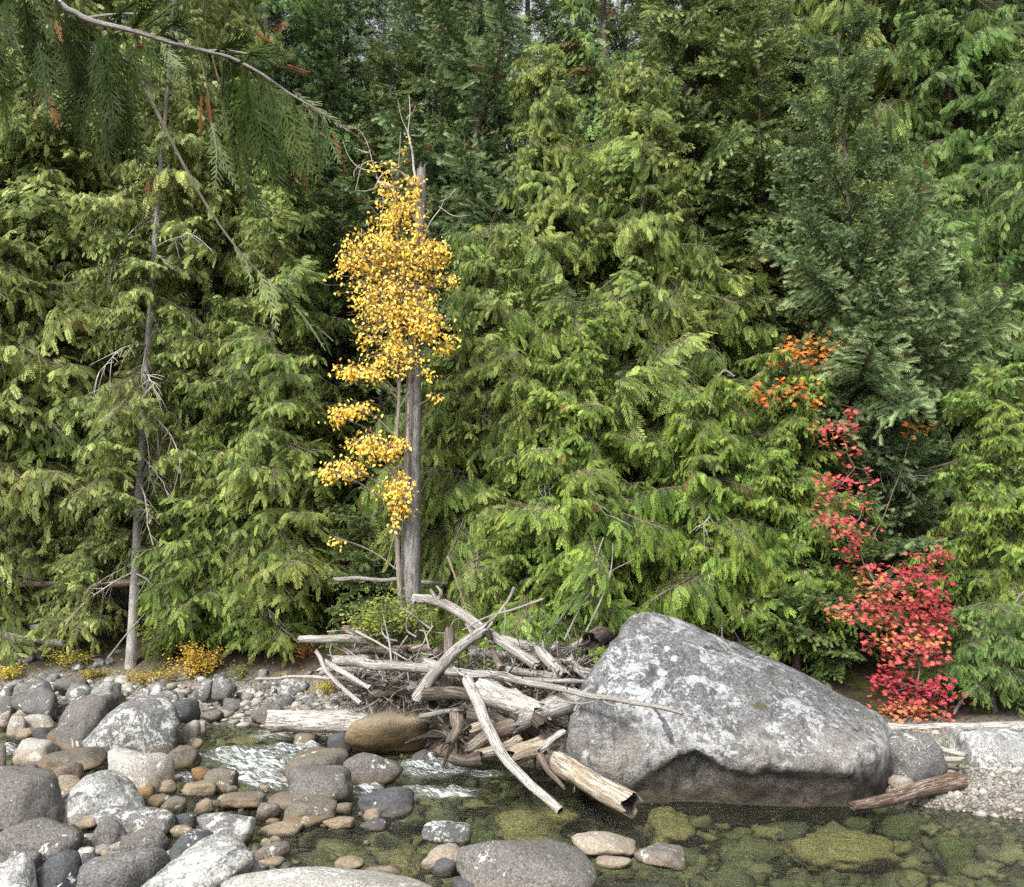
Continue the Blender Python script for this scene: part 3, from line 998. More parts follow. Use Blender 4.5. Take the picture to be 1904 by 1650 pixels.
conifer('young_cedar', 'small drooping cedar low behind the right end of the log jam', 985, 18.6, 960, 'cedar', M['cedar_lime'], M['bark_cedar'], 1.3, 34, 0.06, None, 33)
conifer('young_cedar', 'small green cedar beside the yellow leaved shrub on the left bank', 470, 23.4, 1050, 'cedar', M['cedar_lime'], M['bark_cedar'], 1.1, 24, 0.05, None, 34)
conifer('young_cedar', 'small dark cedar at the foot of the broken trunk', 690, 20.5, 960, 'fir', M['fir_dark'], M['bark_fir'], 0.9, 26, 0.05, None, 35)

# the trees further up the slope: a trunk and a crown each
CROWNS = [('fir', 'fir_dark', 30, 4.1, 230), ('cedar', 'cedar_deep', 28, 4.0, 170), ('spruce', 'fir_blue', 31, 4.1, 220)]
cm = []
for k, (kd, mt, H, Rm, n) in enumerate(CROWNS):
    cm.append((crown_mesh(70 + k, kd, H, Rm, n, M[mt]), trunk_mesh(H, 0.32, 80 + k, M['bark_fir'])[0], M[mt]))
for k, (px, Y) in enumerate([(-150, 38), (40, 42), (190, 37), (330, 44), (470, 38), (560, 46), (760, 40), (840, 48), (930, 41), (1180, 37), (1270, 46), (1390, 38),
                             (1520, 44), (1600, 37), (1740, 41), (1800, 50), (1900, 37), (2050, 42), (-60, 52), (250, 54), (690, 56), (1140, 60), (1440, 54), (2000, 54), (70, 31), (300, 31.5), (440, 30.5), (810, 33), (1140, 31), (1400, 31), (1560, 32), (1735, 32), (-30, 33), (560, 33), (1960, 33), (1490, 38), (380, 49), (890, 50), (1230, 50), (1650, 50), (1850, 44)]):
    p = at(px, 1100, Y)
    p[2] = ground_z(p[0], Y) - 0.2
    c, tr, mt = cm[(k * 7 + k // 3) % 3]
    root = thing('conifer_tree', 'conifer deep in the forest, glimpsed between the nearer trees', 'tree', p, 'conifers deep in the forest')
    sc = rnd.uniform(0.85, 1.2)
    root.scale = (sc, sc, sc)
    root.rotation_euler = (0, 0, rnd.uniform(-0.5, 0.5))
    add('trunk', tr, root)
    add('crown', c, root)

# ------------------------------------------------------------------ broad leaves
def leaf_mesh(name, kind, mat):
    if kind == 'ovate':
        V = [(0, 0, 0), (0.30, 0.30, 0.07), (0.30, -0.30, 0.07), (0.62, 0.22, 0.03), (0.62, -0.22, 0.03), (1.0, 0, -0.10), (0.32, 0, 0), (0.64, 0, -0.03)]
        T = [(0, 6, 1), (0, 2, 6), (1, 6, 3), (6, 7, 3), (2, 4, 6), (6, 4, 7), (3, 7, 5), (7, 4, 5)]
    elif kind == 'small':
        V = [(0, 0, 0), (0.45, 0.28, 0.05), (0.45, -0.28, 0.05), (1, 0, -0.08)]
        T = [(0, 2, 1), (1, 2, 3)]
    else:                                             # vine maple: seven short lobes round the stalk
        V, T = [(0, 0, 0.05)], []
        for i in range(8):
            a = math.radians(-150 + i * 300 / 7)
            V.append((0.36 * math.cos(a - .21), 0.36 * math.sin(a - .21), 0.02))
            V.append((0.56 * math.cos(a), 0.56 * math.sin(a), -0.06))
        for i in range(1, len(V) - 1):
            T.append((0, i, i + 1))
    V, T = np.array(V, float), np.array(T)
    return V, T

def leaf_stuff(g, tmpl, P, size, r, hang=0.6, tone=None, flat=False):
    n = len(P)
    if not n:
        return
    a = r.uniform(0, 2 * math.pi, n)
    if flat:
        X = np.stack((np.cos(a), np.sin(a), r.normal(-0.25, 0.25, n)), 1)
        Z = np.stack((r.normal(0, .4, n), r.normal(-0.75, .45, n), np.ones(n)), 1)
    else:
        X = np.stack((np.cos(a), np.sin(a), -hang * r.uniform(0.3, 2.4, n)), 1)
        Z = r.normal(0, 0.6, (n, 3)) + np.array((0, -0.7, 0.7))
    stamp(g, tmpl, P, X, Z, size * r.uniform(0.7, 1.25, n), tone if tone is not None else r.uniform(0, 0.9, n), 0.1)

def leaf_parts(root, meshes, P, size, r, flat=False, hang=0.6, name='leaf', choose=None):
    for k, p in enumerate(P):
        me = meshes[choose[k] if choose is not None else r.randint(len(meshes))]
        rot = (r.normal(0.6, .4), r.normal(0.1, .3), r.uniform(-0.9, 0.9)) if flat else (r.normal(0.5, .5), r.uniform(0.3, 1.3), r.uniform(0, 6.28))
        add(name, me, root, p, rot, size * r.uniform(0.8, 1.25))

# the broken grey trunk and the yellow cottonwood that grows against it
YS = 18.4
def pts(L):
    return np.array([at(a, b, c) for a, b, c in L])

g = Geo()
P = resample(pts([(757, 1190, YS), (763, 1090, YS), (766, 900, YS), (770, 700, YS), (777, 500, YS), (782, 400, YS), (784, 315, YS)]), 0.25)
rs = np.random.RandomState(5)
rad = np.interp(np.linspace(0, 1, len(P)), [0, .08, .4, .7, 1], [0.29, 0.21, 0.17, 0.13, 0.10])
fl = np.array([rs.uniform(.93, 1.07) for _ in range(14)] + [0])
fl[-1] = fl[0]
tube(g, P, rad, 14, 0, 0, True, lambda k, n: fl[None] * (1 + 0.025 * rs.normal(size=(k, 1))))
for a in range(7):                                    # torn fibres of the broken top
    an = a * 0.9
    q = P[-1] + np.array((math.cos(an), math.sin(an), 0)) * 0.06
    g.put([q + (-.02, 0, -.05), q + (.02, 0, -.05), q + (rs.uniform(-.01, .01), 0, rs.uniform(.04, .2)), q + (0, .02, -.05)], [(0, 1, 2), (1, 3, 2), (3, 0, 2)])
root = thing('dead_snag', 'tall broken grey trunk standing behind the yellow leaves', 'dead tree', P[0])
def local(me_obj, root):
    me_obj.matrix_parent_inverse = Matrix.Translation(-Vector(root.location))
    return me_obj
local(add('trunk', g.data('trunk', [M['bark_snag']], True), root), root)
for L in ([(778, 342, YS), (740, 320, YS - .2), (712, 325, YS - .3), (700, 345, YS - .3)], [(778, 330, YS), (768, 300, YS), (763, 260, YS - .1), (759, 180, YS - .1)], [(763, 262, YS - .1), (742, 215, YS - .1), (735, 185, YS - .1)],
          [(760, 225, YS - .1), (770, 210, YS), (775, 195, YS)], [(762, 250, YS), (780, 252, YS), (787, 240, YS)],
          [(700, 330, YS - .3), (688, 270, YS - .3), (672, 240, YS - .3), (655, 237, YS - .3)], [(698, 318, YS - .3), (670, 312, YS - .3), (650, 290, YS - .3), (640, 262, YS - .3)],
          [(692, 300, YS - .3), (672, 305, YS - .3), (665, 330, YS - .3), (660, 355, YS - .3)], [(690, 285, YS - .3), (676, 282, YS - .2), (660, 274, YS - .2)],
          [(703, 340, YS - .3), (712, 375, YS - .3), (706, 420, YS - .3)], [(780, 460, YS), (806, 412, YS - .2), (822, 373, YS - .2)], [(815, 385, YS - .2), (840, 400, YS - .2), (872, 398, YS - .2)], [(822, 374, YS - .2), (838, 366, YS - .2), (846, 350, YS - .2)],
          [(700, 335, YS - .3), (740, 345, YS - .3), (770, 350, YS)],
          [(668, 306, YS - .3), (658, 318, YS - .3), (660, 330, YS - .3)], [(700, 345, YS - .3), (680, 352, YS - .3), (662, 350, YS - .3)], [(764, 900, YS - .25), (742, 960, YS - .3), (728, 1020, YS - .3), (720, 1050, YS - .3)], [(752, 980, YS - .2), (738, 1010, YS - .3), (734, 1060, YS - .3)]):
    g = Geo()
    P = resample(pts(L), 0.08, 0.05, int(L[0][0]))
    w = 0.026 if L[0][0] in (778, 780) else 0.012
    if L[0] == (700, 335, YS - .3) or L[0] == (778, 342, YS):
        w = 0.036
    tube(g, P, np.linspace(w, w * 0.3, len(P)), 5)
    local(add('dead_branch', g.data('dead_branch', [M['dead_twig']]), root), root)

poplar = thing('cottonwood_tree', 'slender tree full of bright yellow leaves leaning on the grey trunk', 'tree', at(752, 1185, YS - .25))
YP = YS - 0.28
g = Geo()
P = resample(pts([(749, 1185, YP), (738, 1000, YP), (736, 850, YP), (742, 740, YP), (745, 600, YP), (740, 480, YP), (735, 380, YP), (742, 300, YP), (745, 245, YP)]), 0.2)
tube(g, P, np.linspace(0.055, 0.010, len(P)), 8)
P2 = resample(pts([(757, 900, YP), (760, 760, YP), (765, 640, YP), (775, 520, YP), (790, 450, YP)]), 0.2)
tube(g, P2, np.linspace(0.035, 0.010, len(P2)), 7)
local(add('trunk', g.data('trunk', [M['bark_poplar']], True), poplar), poplar)
CL = [(735, 500, 100, 95, 560), (700, 460, 60, 60, 200), (775, 470, 55, 70, 230), (748, 395, 58, 50, 250), (725, 350, 30, 30, 60), (745, 585, 90, 60, 420), (770, 590, 60, 60, 200), (655, 470, 30, 40, 80), (815, 470, 28, 45, 100), (830, 640, 24, 22, 55),
      (800, 610, 40, 40, 130), (735, 655, 55, 42, 220), (650, 690, 34, 20, 95), (695, 690, 32, 18, 90), (660, 760, 48, 20, 120), (625, 775, 20, 14, 30), (690, 828, 58, 36, 200), (645, 870, 48, 26, 150), (615, 880, 20, 18, 40),
      (740, 905, 34, 34, 130), (735, 830, 28, 30, 70), (750, 945, 24, 26, 60), (722, 305, 30, 25, 22), (760, 275, 14, 20, 7), (640, 500, 22, 26, 30), (810, 735, 28, 10, 10), (790, 690, 22, 18, 18), (690, 560, 28, 30, 70), (680, 630, 26, 16, 24),
      (620, 1000, 40, 16, 14), (735, 965, 12, 14, 14), (842, 520, 10, 16, 20), (730, 545, 110, 130, 320), (770, 345, 20, 40, 60)]
rs = np.random.RandomState(21)
LP = []
gb = Geo()
stem = P
for cx, cy, rx, ry, n in CL:
    n = int(n * 1.65)
    c = at(cx, cy, YP - rs.uniform(-0.1, 0.35))
    # a branch from the stem up to the clump, then twigs to the leaves
    zi = max(0.5, c[2] - rs.uniform(0.3, 0.8))
    s0 = stem[np.argmin(abs(stem[:, 2] - zi))]
    br = resample(np.array((s0, s0 * 0.5 + c * 0.5 + (0, 0, 0.08), c)), 0.1, 0.05, cx)
    tube(gb, br, np.linspace(0.018, 0.007, len(br)), 4)
    rw, rh = size_at(rx * 1.28, c), size_at(ry * 1.1, c)
    m = max(3, n // 7)
    for k in range(m):
        d = rs.normal(size=3)
        d = unit(d) * rs.rand() ** 0.4
        e = c + d * np.array((rw, min(rw, 0.75) * 0.9, rh))
        tw = resample(np.array((br[rs.randint(len(br) // 2, len(br))], (c + e) / 2 + (0, 0, .05), e)), 0.12)
        tube(gb, tw, np.linspace(0.006, 0.0025, len(tw)), 3)
        q = n // m + 1
        w = rs.uniform(0.35, 1, q)[:, None]
        LP.append(c + (e - c) * w + rs.normal(0, 0.065, (q, 3)) + np.array((0, 0, -0.03)))
local(add('branch', gb.data('branch', [M['bark_poplar']]), poplar), poplar)['kind'] = 'stuff'
LP = np.vstack(LP)
LV, LT = leaf_mesh('leaf', 'ovate', None)
near = np.argsort(LP[:, 1] + rs.normal(0, 0.15, len(LP)))
ind, rest = near[:300], near[300:]
lm = [mesh_data('leaf', LV, LT, [M['yellow']], None, False, {'tone': np.full(len(LV), tv)}) for tv in (0.05, 0.3, 0.5, 0.7, 0.9)]
leaf_parts(poplar, lm, LP[ind] - np.array(poplar.location), 0.082, rs)
g = Geo()
leaf_stuff(g, (LV, LT), LP[rest], 0.082, rs, 0.7)
local(add('leaves', g.data('leaves', [M['yellow']]), poplar), poplar)['kind'] = 'stuff'

# the vine maples
MV, MT_ = leaf_mesh('leaf', 'maple', None)
def maple(name, label, clumps, base, Y, mat, size, nparts, seed):
    r = np.random.RandomState(seed)
    b = at(base[0], base[1], Y)
    b[2] = ground_z(b[0], b[1])
    root = thing(name, label, 'shrub tree', b)
    gs = Geo()
    allp, tones, hist = [], [], [b + (0, 0, 0.1)]
    for cx, cy, rx, ry, n, tl, th in sorted(clumps, key=lambda c: -c[1]):
        c = at(cx, cy, Y - r.uniform(0, 0.5))
        h = hist[np.argmin([np.linalg.norm(c - q) + 3 * max(0, q[2] - c[2]) for q in hist])]
        tube(gs, resample(np.array((h, (h + c) / 2 + r.normal(0, .06, 3), c)), 0.12, .04, cx), np.linspace(0.016, 0.007, len(resample(np.array((h, (h + c) / 2, c)), 0.12))), 4) if False else None
        bp = resample(np.array((h, (h + c) / 2 + r.normal(0, .06, 3), c)), 0.12, .04, cx)
        tube(gs, bp, np.linspace(0.016, 0.007, len(bp)), 4)
        hist.append(c)
        rw, rh = size_at(rx * 1.22, c), size_at(ry, c)
        nl = max(2, int(rh / 0.10))
        for k in range(nl):                           # leaves lie in flat tiers
            zc = c[2] + rh * (2 * (k + 0.5) / nl - 1)
            ww = rw * math.sqrt(max(0.15, 1 - ((zc - c[2]) / max(rh, .01)) ** 2))
            m = int(1.1 * n / nl * (0.7 + 0.6 * r.rand()))
            q = np.stack((c[0] + r.uniform(-1, 1, m) * ww + r.normal(0, .05, m), c[1] + r.uniform(-1, 1, m) * min(ww, 0.6), zc + r.normal(0, 0.075, m)), 1)
            q[:, 2] -= 0.25 * ((q[:, 0] - c[0]) / max(ww, .05)) ** 2 * rh
            allp.append(q)
            tones.append(np.clip(r.uniform(tl, th) + r.normal(0, 0.10, m), 0, 0.92))
            if m > 5:
                tube(gs, resample(np.array((c, q[0])), 0.15), 0.004, 3)
    allp, tones = np.vstack(allp), np.concatenate(tones)
    local(add('stem', gs.data('stem', [M['twig']]), root), root)['kind'] = 'stuff'
    o = np.argsort(allp[:, 1])
    ind, rest = o[:nparts], o[nparts:]
    lm = [mesh_data('leaf', MV, MT_, [mat], None, False, {'tone': np.full(len(MV), tv)}) for tv in (0.0, 0.15, 0.3, 0.45, 0.6, 0.75, 0.9)]
    leaf_parts(root, lm, allp[ind] - np.array(root.location), size, r, True, choose=np.clip(np.round(tones[ind] / 0.15), 0, 6).astype(int))
    g = Geo()
    leaf_stuff(g, (MV, MT_), allp[rest], size, r, 0, tones[rest], True)
    local(add('leaves', g.data('leaves', [mat]), root), root)['kind'] = 'stuff'
    return root

maple('vine_maple', 'crimson and orange vine maple behind the right end of the giant boulder',
      [(1690, 1085, 62, 24, 150, 0.0, 0.25), (1640, 1095, 40, 22, 90, 0.3, 0.7), (1600, 1130, 46, 16, 110, 0.3, 0.75), (1665, 1140, 66, 20, 170, 0.15, 0.6), (1720, 1130, 42, 26, 130, 0.0, 0.2), (1690, 1180, 52, 22, 110, 0.4, 0.85), (1640, 1195, 36, 14, 70, 0.25, 0.6),
       (1700, 1220, 46, 22, 110, 0.2, 0.8), (1720, 1180, 36, 14, 60, 0.0, 0.2), (1650, 1265, 26, 14, 50, 0.0, 0.15), (1705, 1275, 66, 26, 130, 0.0, 0.2), (1680, 1310, 56, 20, 100, 0.0, 0.6), (1705, 1332, 52, 18, 120, 0.2, 0.8), (1740, 1285, 24, 14, 50, 0.0, 0.15),
       (1710, 1060, 30, 20, 60, 0.0, 0.2), (1725, 1030, 30, 8, 26, 0.05, 0.3), (1575, 985, 40, 22, 80, 0.1, 0.5), (1545, 965, 30, 10, 40, 0.1, 0.4), (1580, 1020, 18, 22, 40, 0.0, 0.3), (1565, 900, 42, 18, 70, 0.15, 0.6), (1558, 805, 28, 26, 60, 0.1, 0.5), (1580, 780, 12, 20, 25, 0.0, 0.3), (1540, 935, 34, 6, 16, 0.2, 0.5), (1600, 940, 28, 6, 14, 0.1, 0.5), (1590, 870, 30, 6, 14, 0.2, 0.6), (1530, 890, 28, 6, 14, 0.3, 0.7), (1575, 840, 26, 6, 14, 0.2, 0.6), (1610, 1055, 28, 7, 24, 0.1, 0.4), (1530, 790, 22, 8, 14, 0.3, 0.7), (1660, 1055, 30, 8, 24, 0.0, 0.3), (1750, 1140, 18, 8, 24, 0.0, 0.2), (1560, 1140, 24, 7, 26, 0.4, 0.8), (1745, 1035, 20, 6, 18, 0.1, 0.4)],
      (1695, 1345), 17.3, M['maple'], 0.092, 300, 3)
maple('vine_maple', 'orange vine maple high in the shade left of the blue green spruce',
      [(1500, 645, 40, 16, 70, 0.2, 0.8), (1470, 665, 34, 16, 50, 0.2, 0.9), (1575, 640, 24, 10, 30, 0.0, 0.6), (1440, 735, 46, 18, 80, 0.0, 0.3), (1480, 725, 28, 14, 40, 0.1, 0.5), (1530, 680, 26, 22, 34, 0.3, 0.9), (1705, 795, 20, 9, 26, 0.2, 0.6), (1520, 740, 16, 22, 20, 0.4, 0.9)],
      (1530, 1200), 19.0, M['maple_shade'], 0.11, 120, 4)

# shrubs on the banks
SV, ST_ = leaf_mesh('leaf', 'small', None)
def shrub(name, label, px, py, w, h, mat, n, size, seed, Y=None, cat='shrub', dense=1.0):
    """px,py: foot in the photograph; w,h in its pixels"""
    r = np.random.RandomState(seed)
    n = int(n * 2.2)
    b = hit(px, py) if Y is None else at(px, py, Y)
    if Y is None:
        b[2] = ground_z(b[0], b[1])
    root = thing(name, label, cat, b)
    rw, hh = size_at(w / 2, b), size_at(h, b)
    gs, g = Geo(), Geo()
    P = []
    k = max(4, int(n / 40))
    for i in range(k):
        an, q = r.uniform(0, 6.28), math.sqrt(r.rand())
        e = np.array((math.cos(an) * q * rw, math.sin(an) * q * min(rw, 0.8), hh * (0.35 + 0.6 * r.rand() * math.sqrt(max(0.05, 1 - q * q * 0.8)))))
        br = resample(np.array(((e[0] * .12, e[1] * .12, -0.05), e * (0.5, 0.5, 0.6), e)), 0.1, 0.04, seed + i)
        tube(gs, br, np.linspace(0.010, 0.003, len(br)), 3)
        m = n // k
        t = r.uniform(0.35, 1, m)
        ix = (t * (len(br) - 1)).astype(int)
        P.append(br[ix] + r.normal(0, 0.10 * min(1, hh / 0.5), (m, 3)) * (1, 1, 0.8))
    P = np.vstack(P)
    P[:, 2] = np.maximum(P[:, 2], 0.01)
    bt = fbm(P * 3, 2, seed) * 0.5 + 0.45
    leaf_stuff(g, (SV, ST_), P, size, r, 0.2, np.clip(bt + r.normal(0, .15, len(P)), 0, 0.95), False)
    add('stems', gs.data('stems', [M['twig']]), root)['kind'] = 'stuff'
    add('foliage', g.data('foliage', [mat]), root)['kind'] = 'stuff'
    return root

shrub('leafy_shrub', 'broad green shrub in front of the slim pale trunk', 300, 1228, 130, 110, M['shrub_green'], 900, 0.075, 41)
shrub('leafy_shrub', 'yellow leaved shrub at the edge of the left bank', 362, 1262, 110, 90, M['shrub_gold'], 700, 0.065, 42)
shrub('leafy_shrub', 'light green shrub round the foot of the broken grey trunk', 720, 1200, 190, 120, M['shrub_green'], 1500, 0.07, 43, 17.6)
shrub('leafy_shrub', 'rust coloured little shrub left of the log jam', 566, 1222, 50, 40, M['shrub_rust'], 220, 0.06, 44)
shrub('ground_shrub', 'low golden ground cover below the green shrub', 285, 1272, 130, 34, M['moss_gold'], 700, 0.05, 45)
shrub('ground_shrub', 'low golden ground cover at the left edge of the bank', 18, 1262, 70, 36, M['shrub_gold'], 300, 0.055, 46)
shrub('ground_shrub', 'yellow green patch of ground cover left of the green shrub', 170, 1264, 60, 24, M['moss_gold'], 300, 0.05, 47)
shrub('ground_shrub', 'dull brownish ground cover under the thick dark trunk', 130, 1238, 110, 40, M['moss_gold'], 420, 0.05, 48)
shrub('ground_shrub', 'small yellow tuft among the stones left of the bleached log', 606, 1288, 64, 26, M['moss_gold'], 300, 0.045, 49)
shrub('ground_shrub', 'tiny mossy tuft on the stones near the end of the bleached log', 535, 1292, 30, 14, M['moss_gold'], 120, 0.04, 50)
shrub('ground_shrub', 'little green tuft between stones below the yellow shrub', 440, 1262, 40, 40, M['shrub_green'], 160, 0.05, 51)
shrub('leafy_shrub', 'small orange shrub at the left edge above the fallen log', 8, 1180, 40, 60, M['shrub_gold'], 240, 0.06, 52)
shrub('ground_shrub', 'dark golden cover under the boughs left of the log jam', 410, 1290, 60, 16, M['moss_gold'], 180, 0.045, 53)

# ------------------------------------------------------------------ stone
K = {
 'grey': rock_mat('grey_granite', (0.095, 0.091, 0.086), (0.043, 0.041, 0.039), lichen=0.35, warm=0.35),
 'mauve': rock_mat('brown_grey_granite', (0.090, 0.083, 0.075), (0.041, 0.037, 0.033), lichen=0.2, warm=0.35),
 'pale': rock_mat('pale_granite', (0.224, 0.213, 0.192), (0.138, 0.128, 0.112), lichen=0.4, warm=0.5, speck=0.35, warm_h=0.22),
 'lichen': rock_mat('lichened_granite', (0.107, 0.104, 0.101), (0.046, 0.044, 0.043), lichen=0.72, lichen_col=(0.40, 0.40, 0.37), dark_lichen=0.5, warm=0.35, lscale=4.0),
 'white': rock_mat('white_lichened_granite', (0.176, 0.174, 0.165), (0.080, 0.077, 0.075), lichen=0.72, lichen_col=(0.44, 0.44, 0.41), dark_lichen=0.8, warm=0.3, lscale=3.0),
 'dark': rock_mat('slate_stone', (0.046, 0.048, 0.051), (0.024, 0.026, 0.028), lichen=0.15, warm=0.1, speck=0.2),
 'darklichen': rock_mat('slate_with_lichen', (0.048, 0.051, 0.053), (0.027, 0.028, 0.029), lichen=0.75, lichen_col=(0.40, 0.40, 0.38), warm=0.1, speck=0.2, lscale=5),
 'brown': rock_mat('brown_stone', (0.088, 0.076, 0.060), (0.040, 0.034, 0.026), lichen=0.15, warm=0.45, speck=0.3),
 'tan': rock_mat('tan_stone', (0.165, 0.146, 0.115), (0.088, 0.075, 0.056), lichen=0.15, warm=0.4, speck=0.3, warm_h=0.2),
 'rust': rock_mat('rusty_stone', (0.15, 0.092, 0.045), (0.075, 0.045, 0.02), lichen=0.0, warm=0.5, speck=0.2),
 'tanlog': rock_mat('tan_boulder_stone', (0.142, 0.116, 0.079), (0.060, 0.046, 0.029), lichen=0.25, lichen_col=(0.32, 0.29, 0.23), warm=0.75, speck=0.3, warm_h=0.42, dark_lichen=0.25),
 'under': rock_mat('submerged_stone', (0.36, 0.30, 0.185), (0.20, 0.16, 0.09), lichen=0.0, warm=0.0, speck=0.2, wet=False),
 'undergreen': rock_mat('submerged_green_stone', (0.136, 0.155, 0.074), (0.062, 0.074, 0.037), lichen=0.0, warm=0.0, speck=0.2, wet=False),
}

def ico(sub):
    bm = bmesh.new()
    bmesh.ops.create_icosphere(bm, subdivisions=sub, radius=1)
    V = np.array([v.co[:] for v in bm.verts])
    F = np.array([[v.index for v in f.verts] for f in bm.faces])
    bm.free()
    return V, F
ICO = {k: ico(k) for k in (1, 2, 3, 4, 5, 6)}

def rock_shape(seed, p=9, sub=4, rough=0.03, nplanes=15):
    """a water-worn stone: the smooth intersection of random half-spaces, with a little relief; fits the unit box"""
    r = np.random.RandomState(seed)
    D, F = ICO[sub]
    N = r.normal(size=(nplanes, 3))
    N /= np.linalg.norm(N, axis=1)[:, None]
    N = np.vstack((N, np.eye(3), -np.eye(3)))
    h = np.concatenate((r.uniform(0.72, 1.06, nplanes), r.uniform(.9, 1.05, 6)))
    d = np.maximum(0, D @ N.T) / h
    rad = (d ** p).sum(1) ** (-1 / p)
    V = D * rad[:, None]
    V *= (1 + rough * 2.2 * fbm(V * 1.6 + seed, 3, seed) + rough * 0.7 * fbm(V * 6 + seed, 3, seed + 9))[:, None]
    lo, hi = V.min(0), V.max(0)
    return (V - (lo + hi) / 2) / ((hi - lo) / 2), F

def fit_rock(x0, y0, x1, y1, br=0.85, sink=0.3, gz=None):
    """centre and half sizes of a stone on the ground that fills the given pixel box"""
    p = hit((x0 + x1) / 2, min(y1, 1900))
    g0 = max(0.0, p[2]) if gz is None else gz
    D = ICO[2][0]
    pd = project(p)[0, 2]
    a = (x1 - x0) / 2 * pd / FPX
    c = (y1 - y0) / 2 * pd / FPX
    ctr = np.array((p[0], p[1] + a * br * 0.7, g0 + c * sink))
    b = a * br
    for _ in range(30):
        P = D * (a, b, c) + ctr
        P = P[P[:, 2] >= g0 - 1e-6]
        q = project(P)
        lo, hi = q.min(0), q.max(0)
        d = project(ctr)[0, 2]
        ctr[0] += ((x0 + x1) / 2 - (lo[0] + hi[0]) / 2) * d / FPX * 0.8
        a *= 1 + ((x1 - x0) / (hi[0] - lo[0]) - 1) * 0.7
        b = a * br
        ctr[1] -= (y1 - hi[1]) * d / FPX * 2.2
        c *= np.clip(1 + ((y1 - y0) / max(1, hi[1] - lo[1]) - 1) * 0.8, 0.6, 1.6)
        c = max(c, 0.02)
        ctr[2] = g0 + c * sink
    return ctr, np.array((a, b, c))

def rock(name, label, box, mat, p=9, lean=0.0, seed=None, br=0.85, sink=0.3, rough=0.03, cat=None, group=None, gz=None, sub=None):
    x0, y0, x1, y1 = box
    ctr, s = fit_rock(x0, y0, x1, y1, br, sink, gz)
    w = x1 - x0
    sub = sub or (5 if w > 200 else 4 if w > 52 else 3)
    V, F = rock_shape(seed if seed is not None else int(x0 * 7 + y0), p, sub, rough)
    if lean:
        V = V.copy()
        V[:, 0] += lean * np.maximum(0, V[:, 2])
        lo, hi = V[:, 0].min(), V[:, 0].max()
        V[:, 0] = (V[:, 0] - (lo + hi) / 2) / ((hi - lo) / 2)
    me = mesh_data(name, V * s, F, [K[mat]], None, True)
    o = add(name, me, None, ctr)
    return tag(o, label, cat or ('boulder' if s[0] > 0.32 else 'stone'), group)

